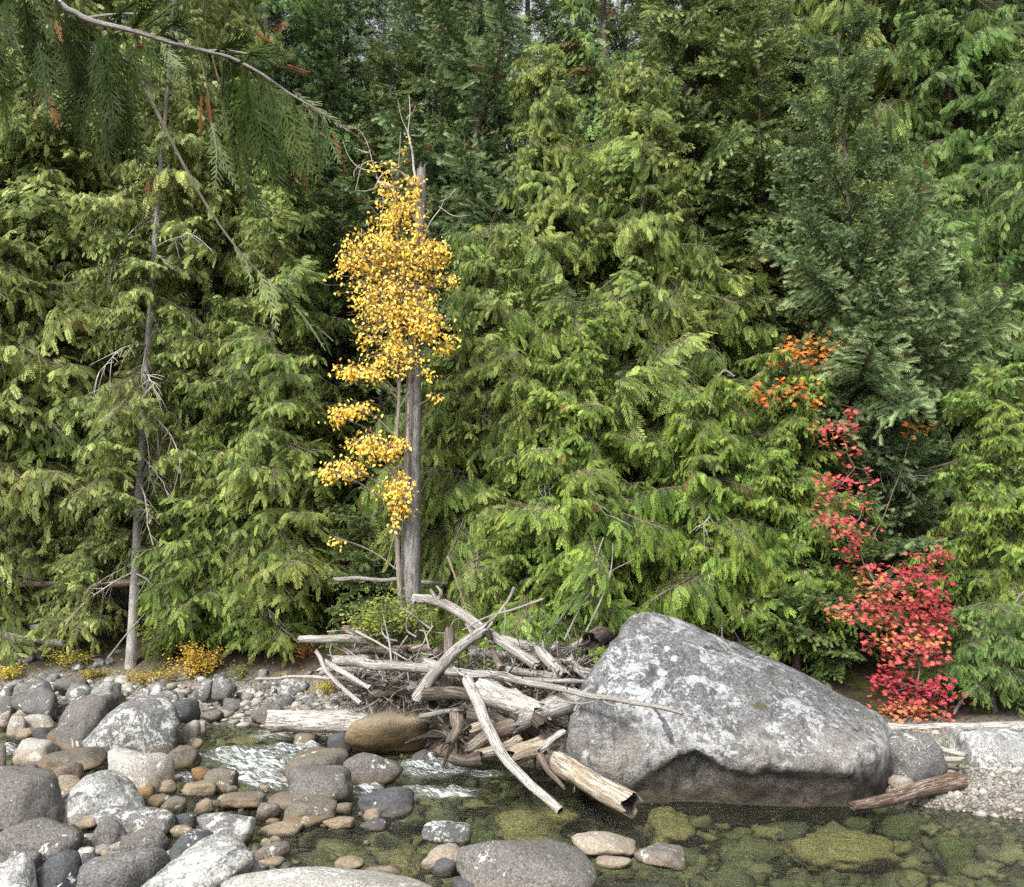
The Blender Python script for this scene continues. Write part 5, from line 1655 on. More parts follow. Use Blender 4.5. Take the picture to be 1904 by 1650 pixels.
def log(name, label, P, r0, r1, mat, seed=0, ends=(0.4, 0.4), n=18, knots=0, stubs=0, cat='log', group=None, hollow=(False, False), px=True, wob=0.03, flat=1.0, rough=0.06):
    """P: list of (px, py, distance); r0, r1: radii in photograph pixels"""
    r = np.random.RandomState(seed + 40)
    W = pts(P) if px else np.array(P, float)
    if px:
        r0, r1 = size_at(r0, W[0]), size_at(r1, W[-1])
    C_ = resample(W, max(0.03, min(0.09, r0 * 0.9)), wob, seed)
    k = len(C_)
    rad = np.linspace(r0, r1, k) * (1 + 0.05 * fbm(np.stack((np.linspace(0, 5, k), np.full(k, seed * 1.7), np.zeros(k)), 1), 3, seed))
    T, N, B = frame_along(C_)
    a = np.linspace(0, 2 * math.pi, n + 1)
    # weathered grain: lengthwise ridges that wander, plus knots
    s = np.linspace(0, 1, k) * np.linalg.norm(np.diff(C_, axis=0), axis=1).sum()
    A, Sg = np.meshgrid(a, s)
    q = np.stack((np.cos(A) * 3.2, np.sin(A) * 3.2, Sg * 1.1 + seed * 5.1), -1).reshape(-1, 3)
    rg = fbm(q, 3, seed).reshape(k, n + 1)
    RR = rad[:, None] * (1 + rough * 1.6 * rg)
    for _ in range(knots):
        ka, ks = r.uniform(0, 6.28), r.uniform(0.08, 0.92) * s[-1]
        da = np.angle(np.exp(1j * (A - ka)))
        RR = RR + r0 * r.choice((0.28, 0.2, -0.25)) * np.exp(-(da / 0.28) ** 2 - ((Sg - ks) / (r0 * 0.55)) ** 2)
    RR[:, -1] = RR[:, 0]
    base = C_[:, None] + RR[..., None] * (np.cos(A)[..., None] * N[:, None] * flat + np.sin(A)[..., None] * B[:, None])
    # jagged ends: the rings near an end are pushed in or out by angle
    for e, amt in ((0, ends[0]), (1, ends[1])):
        jag = fbm(np.stack((np.cos(a) * 3.3, np.sin(a) * 3.3, np.full(n + 1, seed + e * 9.0)), 1), 4, seed + e)
        jag[-1] = jag[0]
        rng = max(2, int(r0 * 2.2 / max(1e-3, s[-1] / k)))
        for j in range(min(rng, k // 2)):
            i = j if e == 0 else k - 1 - j
            f = (1 - j / rng) ** 2
            base[i] += (jag * amt * rad[i] * 2.2 * f)[:, None] * T[i][None] * (-1 if e == 0 else 1)
    g = Geo()
    i, j = np.meshgrid(np.arange(k - 1), np.arange(n), indexing='ij')
    Q = np.stack((i * (n + 1) + j, i * (n + 1) + j + 1, (i + 1) * (n + 1) + j + 1, (i + 1) * (n + 1) + j), -1).reshape(-1, 4)
    uv = np.stack((A / (2 * math.pi), Sg), -1).reshape(-1, 2)
    g.put(base.reshape(-1, 3), None, Q, 0.0, 0, uv)
    for e in (0, 1):
        i = 0 if e == 0 else k - 1
        sg = -1 if e == 0 else 1
        ring = base[i]
        c = ring[:n].mean(0)
        dep = rad[i] * (1.1 if hollow[e] else 0.10)
        w = r0 * 0.05
        rings = [ring, c + (ring - c) * (0.74 if hollow[e] else 0.93)]
        if hollow[e]:
            jg = fbm(np.stack((np.cos(a) * 3.4, np.sin(a) * 3.4, np.full(n + 1, seed + 2.5)), 1), 4, seed + 5)
            jg[-1] = jg[0]
            rings[1] = rings[1] - T[i] * sg * (dep * 0.25 * (1 + 1.6 * jg))[:, None]
            rings += [c + (ring - c) * (0.66 + 0.3 * jg)[:, None] - T[i] * sg * (dep * (0.35 + 0.5 * jg))[:, None], c + (ring - c) * 0.35 - T[i] * sg * dep * (0.5 + 0.8 * jg[:, None])]
        else:
            rings += [c + (ring - c) * 0.5 + T[i] * sg * (fbm(ring * 9, 2, seed) * r0 * 0.35)[:, None]]
        RV = np.vstack(rings + [(c - T[i] * sg * (dep if hollow[e] else 0))[None]])
        m = len(rings)
        TT = []
        for b in range(m - 1):
            for j in range(n):
                p0, p1, p2, p3 = b * (n + 1) + j, b * (n + 1) + j + 1, (b + 1) * (n + 1) + j + 1, (b + 1) * (n + 1) + j
                TT += [(p0, p2, p1), (p0, p3, p2)] if e == 1 else [(p0, p1, p2), (p0, p2, p3)]
        b = m - 1
        for j in range(n):
            TT.append((b * (n + 1) + j, m * (n + 1), b * (n + 1) + j + 1) if e == 1 else (b * (n + 1) + j, b * (n + 1) + j + 1, m * (n + 1)))
        tn = np.concatenate([np.full(n + 1, v) for v in (0.1, 0.9, 1.0, 1.0)[:m]] + [[1.0]]) * (1 if hollow[e] else 0.55)
        g.put(RV, TT, None, tn, 0, np.zeros((len(RV), 2)) + np.random.RandomState(seed).rand(len(RV), 1) * (1, .4))
    for _ in range(stubs):
        i = r.randint(3, k - 3)
        an = r.uniform(0, 6.28)
        d = unit(math.cos(an) * N[i] + math.sin(an) * B[i] + T[i] * r.uniform(-.1, .5))
        l = r.uniform(0.04, 0.12)
        tube(g, np.array((C_[i] + d * rad[i] * 0.8, C_[i] + d * (rad[i] + l * .6), C_[i] + d * (rad[i] + l))), (0.011, 0.008, 0.004), 5, 0.45)
    o = C_[0]
    V, T3, Q3 = g.arrays()
    g.V = [V - o]
    ob = add(name, g.data(name, [D_[mat]], True), None, o)
    return tag(ob, label, cat, group)

log('driftwood_log', 'long slender pole crossing the jam and pointing at the giant boulder', [(624, 1227, 17.0), (710, 1237, 16.2), (802, 1243, 15.3), (899, 1256, 14.3), (1004, 1273, 13.3), (1130, 1300, 12.35), (1265, 1327, 11.95)], 10, 3.6, 'silver', 1, (0.8, 0.3), 14, 8, 46)
log('driftwood_log', 'leaning log with a gnarled root end, highest on the jam', [(772, 1112, 15.6), (822, 1120, 15.4), (878, 1155, 15.2), (920, 1182, 15.0), (1004, 1240, 14.6)], 9, 10, 'silver', 2, (0.6, 0.4), 16, 6, 3)
log('driftwood_log', 'bare diagonal log rising to a torn root end in the middle of the jam', [(772, 1306, 15.0), (796, 1268, 15.0), (828, 1230, 14.9), (857, 1201, 14.9), (905, 1172, 14.9)], 13, 10, 'silver', 3, (0.2, 0.9), 18, 4)
log('driftwood_post', 'dark upright post standing in the middle of the jam', [(834, 1166, 15.6), (834, 1230, 15.5), (830, 1304, 15.4)], 9.5, 10.5, 'brown', 4, (0.3, 0.1), 16, 2)
log('driftwood_log', 'thick bleached log lying flat at the left foot of the jam', [(505, 1341, 17.9), (600, 1342, 17.7), (700, 1343, 17.3), (760, 1344, 17.1)], 20, 19, 'white', 5, (0.25, 0.2), 22, 7)
log('driftwood_log', 'weathered log sticking out to the left at the top of the jam', [(560, 1189, 18.2), (630, 1188, 18.0), (712, 1192, 17.9)], 7, 8.5, 'silver', 6, (0.5, 0.3), 14, 3)
log('driftwood_branch', 'bent white branch sloping down at the left of the jam', [(586, 1213, 16.6), (594, 1224, 16.6), (609, 1247, 16.5), (639, 1279, 16.4), (673, 1308, 16.3)], 4, 4, 'white', 7, (0.4, 0.4), 10, 1, 2, 'branch')
log('driftwood_branch', 'split pale branch beside the bent white branch', [(603, 1230, 16.9), (640, 1250, 16.7), (688, 1278, 16.4)], 6, 4, 'white', 8, (0.9, 0.5), 10, 0, 2, 'branch')
log('driftwood_branch', 'thin pole reaching from the shore stones into the jam', [(478, 1262, 18.6), (563, 1258, 17.8), (625, 1262, 17.2), (688, 1276, 16.6)], 2.2, 4, 'white', 9, (0.4, 0.4), 8, 0, 1, 'branch')
log('driftwood_log', 'long curved white log sliding from the jam into the pool', [(868, 1268, 13.3), (884, 1305, 12.9), (906, 1350, 12.5), (941, 1407, 12.05), (986, 1458, 11.7), (1041, 1510, 11.35)], 11, 8, 'white', 10, (0.25, 0.15), 20, 4, 3, hollow=(False, True))
log('driftwood_log', 'thick silver log with a rotten broken end under the pole', [(893, 1284, 14.2), (930, 1296, 13.8), (975, 1314, 13.3), (1004, 1328, 13.0)], 22, 19, 'white', 11, (0.3, 1.0), 22, 6, hollow=(False, True))
log('driftwood_log', 'rotten shell of a log hanging out of the thick silver log', [(960, 1305, 13.5), (985, 1325, 13.1), (1012, 1352, 12.8)], 17, 11, 'dark', 12, (0.6, 1.0), 16, 3, hollow=(False, True))
log('driftwood_log', 'silver log with strong grain wedged against the giant boulder', [(960, 1343, 13.0), (1010, 1322, 13.1), (1074, 1300, 13.35)], 18, 21, 'silver', 13, (0.9, 0.3), 20, 3)
log('driftwood_log', 'brown log with a split end below the curved white log', [(862, 1396, 13.1), (915, 1365, 13.25), (985, 1342, 13.4)], 11, 17, 'brown', 14, (1.2, 0.3), 18, 4)
log('driftwood_log', 'short brown log poking out low over the water', [(884, 1407, 12.9), (930, 1392, 13.1), (965, 1378, 13.3)], 9, 12, 'tanwood', 15, (0.6, 0.3), 16, 2)
log('driftwood_log', 'hollow brown log ending in a black broken mouth in the pool', [(1028, 1412, 13.0), (1070, 1438, 12.6), (1120, 1466, 12.2), (1174, 1494, 11.8)], 20, 22, 'tanwood', 16, (0.6, 0.35), 24, 6, 2, hollow=(False, True))
log('driftwood_stump', 'tan stump with a frayed end in the heart of the jam', [(955, 1410, 12.9), (985, 1392, 13.05), (1022, 1374, 13.2)], 17, 19, 'tanwood', 17, (0.8, 0.4), 20, 3, cat='stump', hollow=(True, False))
log('driftwood_plank', 'pale splintered slab of wood beside the giant boulder', [(1010, 1392, 12.75), (1028, 1372, 12.9), (1048, 1356, 13.05)], 9, 9, 'white', 18, (1.2, 0.7), 12, 0, cat='plank', flat=0.4)
log('driftwood_log', 'reddish splintered root sliding into the water by the hollow log', [(1005, 1402, 12.8), (1020, 1430, 12.6), (1052, 1466, 12.4)], 8, 3, 'brown', 19, (0.8, 1.0), 12, 2)
log('driftwood_stump', 'grey leaning stub at the right top of the jam', [(1004, 1206, 14.8), (1020, 1230, 14.7), (1044, 1260, 14.5)], 10, 13, 'silver', 20, (0.9, 0.3), 16, 3, cat='stump')
log('driftwood_stump', 'dark round butt of a log wedged behind the boulder peak', [(1098, 1192, 14.6), (1112, 1186, 14.9), (1130, 1182, 15.4)], 18, 15, 'dark', 21, (0.5, 0.3), 18, 5, cat='stump', hollow=(True, False))
log('driftwood_log', 'grey log lying level across the back of the jam', [(878, 1216, 15.9), (940, 1218, 15.7), (1002, 1224, 15.5)], 8, 7, 'silver', 22, (0.4, 0.6), 14, 2)
log('driftwood_log', 'grey log level under the leaning stub', [(940, 1245, 14.7), (990, 1251, 14.6), (1044, 1258, 14.5)], 7, 7, 'silver', 23, (0.5, 0.5), 14, 2)
log('driftwood_log', 'thin grey log just behind the long pole', [(960, 1262, 14.2), (1020, 1266, 14.0), (1096, 1272, 13.9)], 5, 4, 'silver', 24, (0.5, 0.5), 10, 1)
log('driftwood_stump', 'small broken butt facing out at the foot of the upright post', [(806, 1310, 14.9), (822, 1303, 15.5)], 12, 12, 'silver', 25, (0.3, 0.3), 18, 2, cat='stump', hollow=(True, False))
log('driftwood_branch', 'smooth grey branch lying on the large tan boulder', [(780, 1331, 14.6), (812, 1326, 14.7), (856, 1319, 14.9)], 5, 5, 'silver', 26, (0.5, 0.3), 12, 1, 1, 'branch')
log('driftwood_log', 'dark log sunk behind the left of the jam', [(650, 1212, 18.2), (720, 1206, 17.8), (800, 1206, 17.2)], 9, 8, 'brown', 27, (0.4, 0.4), 14, 2)
log('driftwood_log', 'rusty brown broken log end at the top left of the jam', [(638, 1172, 18.3), (664, 1172, 18.2), (690, 1178, 18.0)], 8, 7, 'red', 28, (0.5, 0.5), 14, 2, hollow=(True, False))
log('driftwood_stump', 'wet black root in the water below the brown log', [(836, 1412, 12.9), (862, 1418, 12.8), (892, 1414, 12.8)], 9, 14, 'dark', 29, (0.7, 0.4), 14, 4, cat='stump')
log('driftwood_stump', 'twisted brown roots under the jam beside the large tan boulder', [(848, 1330, 13.6), (852, 1358, 13.4), (838, 1384, 13.3)], 13, 8, 'brown', 30, (0.8, 0.8), 16, 6, cat='stump', rough=0.14)
log('driftwood_stump', 'pale chunk of broken wood poking between the brown log and the curved log', [(882, 1352, 13.3), (894, 1348, 13.3), (915, 1342, 13.4)], 10, 8, 'tanwood', 31, (0.5, 0.3), 14, 2, cat='stump')
log('driftwood_stump', 'short split stub standing behind the pole', [(916, 1206, 15.0), (922, 1226, 14.9), (932, 1246, 14.6)], 5, 7, 'brown', 32, (0.9, 0.3), 12, 1, cat='stump')
log('driftwood_stump', 'weathered stub right of the leaning stub by the boulder', [(1062, 1232, 14.4), (1080, 1244, 14.4), (1100, 1256, 14.3)], 8, 9, 'silver', 33, (0.8, 0.4), 14, 2, cat='stump')
log('driftwood_log', 'shadowed log deep in the jam behind the upright post', [(790, 1290, 14.9), (850, 1290, 14.7), (900, 1300, 14.5)], 12, 12, 'dark', 34, (0.4, 0.4), 14, 2)
log('driftwood_log', 'dark log low in the jam under the thick silver log', [(870, 1330, 14.0), (940, 1345, 13.8), (1000, 1372, 13.7)], 16, 14, 'dark', 35, (0.4, 0.4), 14, 2)
log('driftwood_log', 'dim brown log across the jam above the large tan boulder', [(690, 1292, 17.1), (750, 1284, 16.7), (800, 1280, 16.2)], 9, 9, 'brown', 36, (0.6, 0.4), 14, 3)
# roots of the leaning log and of the diagonal log
for k, (L, w) in enumerate([([(812, 1118, 15.4), (806, 1104, 15.4), (800, 1096, 15.4)], 5), ([(818, 1118, 15.4), (820, 1104, 15.3), (812, 1092, 15.3)], 5), ([(780, 1112, 15.6), (772, 1116, 15.5), (768, 1122, 15.5)], 4)]):
    log('root_stub', ('left', 'taller right', 'lowest')[k] + ' knobbly root of the gnarled end high on the jam', L, w, 2, 'silver', 50 + k, (0.6, 0.9), 10, 2, cat='root', rough=0.12)
for k, (L, w) in enumerate([([(880, 1186, 14.85), (876, 1172, 14.85), (868, 1160, 14.85)], 6), ([(893, 1178, 14.9), (906, 1176, 14.85), (912, 1186, 14.85)], 9), ([(900, 1174, 14.9), (910, 1164, 14.9), (916, 1158, 14.9)], 5)]):
    log('root_stub', ('upward torn', 'dark blunt', 'small upper') [k] + ' root at the top of the bare diagonal log', L, w, w * 0.5, 'dark' if k == 1 else 'silver', 60 + k, (0.6, 0.9), 10, 2, cat='root', rough=0.12)
# right shore
log('fallen_log', 'long bleached log lying along the right shore', [(1640, 1356, 16.4), (1720, 1357, 16.3), (1800, 1355, 16.2), (1990, 1353, 16.0)], 11, 12, 'white', 41, (0.5, 0.3), 20, 6)
log('fallen_log', 'reddish brown log half in the water at the gravel bar', [(1583, 1500, 11.95), (1640, 1490, 12.2), (1710, 1470, 12.7), (1782, 1455, 13.1)], 8, 16, 'red', 42, (0.5, 0.2), 18, 6, rough=0.10)
for k, (a, b, w, lb) in enumerate([((1736, 1394, 13.9), (1796, 1404, 13.6), 6, 'uppermost splintered slab beside the speckled grey boulder'), ((1738, 1408, 13.8), (1794, 1412, 13.5), 6, 'middle splintered slab beside the speckled grey boulder'),
                                   ((1740, 1422, 13.6), (1780, 1428, 13.4), 7, 'lowest dark slab of wood beside the speckled grey boulder')]):
    log('driftwood_plank', lb, [a, tuple((u + v) / 2 for u, v in zip(a, b)), b], w, w * 0.8, 'brown' if k == 2 else 'white', 43 + k, (0.6, 1.2), 12, 0, cat='plank', rough=0.1)
log('driftwood_branch', 'grey dead stem leaning in the dark behind the long right log', [(1762, 1346, 17.6), (1776, 1322, 17.6), (1792, 1296, 17.7)], 4, 3, 'silver', 47, (0.4, 0.4), 8, 0, 0, 'branch')
log('driftwood_branch', 'thin orange brown stick leaning over the long right log', [(1738, 1346, 16.4), (1750, 1337, 16.4), (1760, 1330, 16.4)], 1.4, 1, 'red', 48, (0.4, 0.4), 6, 0, 0, 'branch')
# left bank and forest floor
log('fallen_log', 'short grey log lying on the earth bank at the left', [(14, 1184, 24.0), (60, 1190, 23.9), (120, 1197, 23.7)], 7, 6, 'silver', 51, (0.3, 0.3), 14, 2)
log('fallen_log', 'pale slab of wood on the bank under the thick dark trunk', [(62, 1168, 24.6), (90, 1166, 24.5), (112, 1172, 24.3)], 8, 5, 'silver', 52, (0.7, 0.7), 12, 1)
log('fallen_log', 'fallen dead trunk lying level behind the slim pale trunk', [(185, 1085, 24.6), (300, 1083, 24.4), (452, 1079, 24.2)], 7.5, 7, 'brown', 53, (0.4, 0.4), 14, 3, 4)
log('fallen_log', 'dark dead trunk lying level at the left edge in the forest', [(-40, 1086, 24.6), (60, 1086, 24.6), (172, 1083, 24.7)], 6, 6, 'brown', 54, (0.4, 0.4), 14, 3, 3)
log('fallen_log', 'thin grey pole lying level behind the broken grey trunk', [(622, 1077, 19.6), (700, 1078, 19.5), (836, 1086, 19.3)], 4.2, 3.4, 'silver', 55, (0.4, 0.4), 10, 1, 2)

# sticks
def stick(label, P, r0, mat='white', group=None, cat='twig', seed=0, name='bleached_twig'):
    return log(name, label, P, r0, r0 * 0.45, mat, seed, (0.2, 0.2), 6, 0, 0, cat, group, wob=0.0, rough=0.03)
stick('tall thin pole leaning over the leaning log', [(832, 1034, 15.2), (848, 1078, 15.2), (868, 1136, 15.3)], 2.2, 'tanwood', None, 'stick', 1, 'dead_stick')
stick('long white stick pointing right above the leaning log', [(1010, 1114, 14.4), (960, 1132, 14.5), (905, 1148, 14.6), (860, 1172, 14.6)], 2.4, 'white', None, 'stick', 2, 'dead_stick')
stick('forked grey branch behind the leaning log', [(957, 1092, 15.0), (944, 1118, 15.0), (918, 1150, 15.0), (890, 1166, 15.0)], 3.5, 'silver', None, 'stick', 3, 'dead_stick')
stick('short white peg hanging by the leaning log', [(938, 1130, 14.8), (940, 1150, 14.8), (937, 1176, 14.8)], 1.8, 'white', None, 'stick', 4, 'dead_stick')
stick('white twig with a forked tip standing left of the jam', [(728, 1232, 16.2), (724, 1196, 16.4), (716, 1160, 16.5), (712, 1142, 16.5)], 2.2, 'white', None, 'stick', 5, 'dead_stick')
stick('pale branch slanting from the top left into the jam', [(662, 1174, 17.2), (700, 1194, 16.8), (730, 1212, 16.4), (758, 1228, 16.0)], 2.6, 'white', None, 'stick', 6, 'dead_stick')
stick('white loop of root curling over the long pole', [(844, 1240, 14.6), (862, 1256, 14.4), (900, 1258, 14.1), (932, 1250, 13.8), (960, 1258, 13.5)], 2, 'white', None, 'root', 7, 'dead_stick')
stick('white sprig hanging under the long pole near the boulder', [(1034, 1302, 12.75), (1070, 1308, 12.6), (1100, 1306, 12.45), (1118, 1298, 12.35)], 1.8, 'white', None, 'stick', 8, 'dead_stick')
stick('small white curl under the tip of the long pole', [(1122, 1304, 12.3), (1140, 1312, 12.2), (1165, 1310, 12.1)], 1.7, 'white', None, 'stick', 9, 'dead_stick')
stick('short white stick leaning on the left face of the giant boulder', [(1068, 1322, 12.9), (1076, 1306, 12.9), (1084, 1292, 12.95)], 2.4, 'white', None, 'stick', 10, 'dead_stick')
r = np.random.RandomState(31)
def tangle(n, box, l0, l1, w, depth, label, group, mats):
    for k in range(n):
        px, py = r.uniform(box[0], box[2]), r.uniform(box[1], box[3])
        Y = depth(px, py) + r.uniform(-0.35, 0.25)
        an = r.uniform(0, 6.28)
        l = r.uniform(l0, l1)
        b = r.normal(0, 0.5)
        P = [(px, py, Y)]
        for q in range(3):
            px, py = px + math.cos(an) * l / 3, py + math.sin(an) * l / 3
            an += b + r.normal(0, 0.3)
            P.append((px, py, Y + r.uniform(-0.15, 0.15)))
        stick(label, P, r.uniform(*w), mats[r.randint(len(mats))], group, 'twig', 100 + k)
dp = lambda px, py: float(np.interp(px, [560, 700, 850, 1000, 1090], [18.2, 17.4, 15.6, 14.7, 14.4])) + (1240 - py) * 0.006
tangle(46, (650, 1165, 860, 1262), 24, 70, (1.2, 2.3), dp, 'white twig in the tangle on top of the log jam', 'bleached twigs on top of the log jam', ['white', 'white', 'silver'])
tangle(26, (590, 1225, 720, 1312), 18, 56, (1.0, 2.2), dp, 'pale stick in the tangle at the left of the log jam', 'pale sticks at the left of the log jam', ['white', 'silver', 'tanwood'])
tangle(34, (850, 1190, 1100, 1282), 16, 52, (1.2, 2.8), dp, 'grey splinter of driftwood between the logs by the giant boulder', 'splinters of driftwood by the boulder', ['silver', 'white', 'brown'])
tangle(14, (700, 1270, 860, 1310), 16, 44, (1.2, 2.6), dp, 'brown stick under the jam above the large tan boulder', 'brown sticks under the log jam', ['brown', 'tanwood'])

for k in range(22):
    px, py = r.uniform(640, 1070), r.uniform(1200, 1300)
    if px > 860:
        py = r.uniform(1195, 1300)
    an = r.choice((0, 0.25, -0.3, 0.6, 2.6, -0.9)) + r.normal(0, 0.15)
    l = r.uniform(50, 120)
    w = r.uniform(4, 11)
    Y = dp(px, py) + r.uniform(0.1, 0.7)
    log('driftwood_log', 'weathered grey log packed among the others in the log jam', [(px - math.cos(an) * l / 2, py - math.sin(an) * l / 2, Y + r.uniform(-.3, .3)), (px, py + r.uniform(-3, 3), Y), (px + math.cos(an) * l / 2, py + math.sin(an) * l / 2, Y + r.uniform(-.3, .3))],
        w, w * r.uniform(0.6, 1.0), ('silver', 'white', 'silver', 'brown')[r.randint(4)], 400 + k, (0.8, 0.8), 12, 2, int(r.randint(3)), group='weathered logs packed in the log jam')

# matted rootlets and flood litter caught in the jam: too fine to count
g = Geo()
for k in range(1500):
    px, py = r.uniform(620, 1090), 0
    py = r.uniform(1225, 1316) if px < 860 else r.uniform(1205, 1290) if px > 960 else r.uniform(1215, 1330)
    if px < 700:
        py = r.uniform(1240, 1310)
    c = at(px, py, dp(px, py) + r.uniform(0.0, 0.8))
    d = unit(r.normal(size=3) * (1, .6, 1))
    l = r.uniform(0.15, 0.6)
    q = curve_pts(c - d * l / 2, d, l, r.uniform(-.5, .5), 0, 5)
    tube(g, q, r.uniform(0.003, 0.010), 3, 0, int(r.rand() < 0.35), False)
V, T3, Q3 = g.arrays()
o = add('driftwood_litter', g.data('driftwood_litter', [D_['dark'], D_['silver']], False))
o['kind'] = 'stuff'
o['label'] = 'matted brown rootlets and flood litter packed between the logs'
# root masses in the heart of the jam: bundles of twisted roots
def root_wad(label, P, rad, mats, seed, n=70):
    r = np.random.RandomState(seed)
    c = at(*P)
    g = Geo()
    for k in range(n):
        d = unit(r.normal(size=3) * (1, 0.7, 0.9) + (0, -0.25, 0.1))
        l = r.uniform(0.5, 1.15)
        e = d * np.array(rad) * l
        b = r.normal(0, 0.28, 3) * np.array(rad)
        q = resample(np.array((d * 0.05 + r.normal(0, .08, 3), e * 0.45 + b * 0.6, e * 0.8 + b, e + b * 1.3 + (0, 0, -0.05))), 0.07, 0.03, seed + k)
        w = r.choice((0.014, 0.022, 0.035, 0.055)) * r.uniform(0.7, 1.2)
        tube(g, q, np.linspace(w, w * 0.25, len(q)), 6, 0.0 if k % 4 else 0.5, int(r.rand() < 0.4))
    o = add('root_wad', g.data('root_wad', [D_[m] for m in mats], True), None, c)
    o['kind'] = 'thing'
    return tag(o, label, 'roots')
root_wad('dark root mass packed under the upright post', (856, 1312, 15.6), (0.6, 0.4, 0.5), ('dark', 'brown'), 3, 110)
root_wad('grey root mass left of the diagonal log', (728, 1280, 17.3), (0.75, 0.4, 0.30), ('brown', 'silver'), 4, 80)
root_wad('tangled roots deep under the grained log', (985, 1338, 14.1), (0.7, 0.4, 0.6), ('dark', 'brown'), 5, 90)
root_wad('grey knotted root mass at the left shoulder of the giant boulder', (1060, 1245, 14.7), (0.45, 0.3, 0.3), ('silver', 'dark'), 6, 70)
root_wad('fringe of brown roots hanging over the water under the jam', (850, 1368, 14.9), (0.5, 0.25, 0.36), ('dark', 'brown'), 7, 80)

# dead stems leaning behind the jam, under the big cedars
for k, (L, w, lb) in enumerate([([(1020, 1180, 17.6), (1060, 1125, 17.6), (1100, 1060, 17.7), (1122, 1000, 17.8)], 2.4, 'long bare stem arching under the lacy cedar'),
                                ([(1050, 1190, 17.3), (1085, 1120, 17.3), (1130, 1068, 17.4), (1180, 1040, 17.5)], 2.0, 'bare stem bending right behind the log jam'),
                                ([(1090, 1175, 17.0), (1120, 1110, 17.1), (1136, 1060, 17.2), (1140, 1010, 17.3)], 2.0, 'bare upright stem left of the boulder peak'),
                                ([(1365, 700, 18.6), (1345, 690, 18.6), (1330, 720, 18.7), (1318, 770, 18.8)], 2.2, 'dead drooping twig cluster above the giant boulder'),
                                ([(200, 1225, 22.4), (235, 1180, 22.4), (270, 1140, 22.5)], 1.8, 'dead stick leaning across the slim pale trunk'),
                                ([(1875, 1150, 17.2), (1895, 1110, 17.2), (1910, 1098, 17.2)], 2.0, 'dead white twigs at the right edge')]):
    stick(lb, L, w, 'silver', None, 'stick', 200 + k, 'dead_stick')

# grass on the bar
g = Geo()
for k in range(420):
    px, py = np.array(((1800, 1422), (1870, 1428), (1760, 1400), (1700, 1378), (1890, 1420))[r.randint(5)]) + r.normal(0, 1, 2) * (22, 4)
    b = hit(px, py)
    h = r.uniform(0.05, 0.20)
    a = r.uniform(0, 6.28)
    e = b + np.array((math.cos(a) * h * 0.4, math.sin(a) * h * 0.4, h))
    s = np.array((math.sin(a), -math.cos(a), 0)) * 0.005
    g.put([b - s, b + s, (b + e) / 2 + s * .7 + (0, 0, .2 * h), (b + e) / 2 - s * .7 + (0, 0, .2 * h), e], [(0, 1, 2), (0, 2, 3), (3, 2, 4)], None, r.rand())
o = add('grass', g.data('grass', [M['grass']]))
o['kind'] = 'stuff'
o['label'] = 'sparse green and yellow grass on the gravel bar'
# fallen leaves on the bank
P = np.column_stack((r.uniform(-12, -1.5, 1500), r.uniform(18.0, 25, 1500)))
z = terrain(P[:, 0], P[:, 1])
k = z > 0.1
P, z = P[k], z[k]
g = Geo()
leaf_stuff(g, (SV, ST_), np.column_stack((P, z + 0.02)), 0.06, r, 0, None, True)
o = add('fallen_leaves', g.data('fallen_leaves', [M['shrub_gold']]))
o['kind'] = 'stuff'
o['label'] = 'yellow leaves strewn over the left bank'

# ------------------------------------------------------------------ the near cedar bough hanging into the picture
FY = 1.35
fr = np.random.RandomState(77)
front = thing('cedar_branch', 'dark near cedar branch hanging into the upper left corner', 'branch', at(100, -60, FY))
def f_tube(g, L, w0, w1, n=8):
    P = resample(pts(L), 0.02)
    tube(g, P, np.linspace(w0, w1, len(P)) * FY / FPX, n)
    return P
g = Geo()
limb = f_tube(g, [(60, -70, FY + .1), (110, 5, FY), (140, 24, FY), (172, 40, FY), (240, 56, FY), (320, 80, FY), (385, 96, FY), (430, 108, FY), (490, 140, FY), (535, 172, FY), (590, 205, FY), (650, 245, FY)], 9, 1.2)
L2 = f_tube(g, [(165, 34, FY), (200, 28, FY), (250, 26, FY), (300, 30, FY)], 3.2, 1.5)
L3 = f_tube(g, [(385, 96, FY), (420, 95, FY), (460, 100, FY)], 4, 2)
local(add('limb', g.data('limb', [bark_mat('near_limb_bark', (0.07, 0.06, 0.05), (0.36, 0.34, 0.32), 4)], True), front), front)
g = Geo()
whip = f_tube(g, [(195, 60, FY), (240, 120, FY - .02), (290, 205, FY - .03), (330, 285, FY - .03), (380, 375, FY - .03), (435, 455, FY - .03), (490, 515, FY - .02), (560, 580, FY), (620, 635, FY)], 4.2, 1.0)
local(add('whip', g.data('whip', [bark_mat('near_twig_bark', (0.04, 0.033, 0.026), (0.22, 0.19, 0.15), 4)], True), front), front)

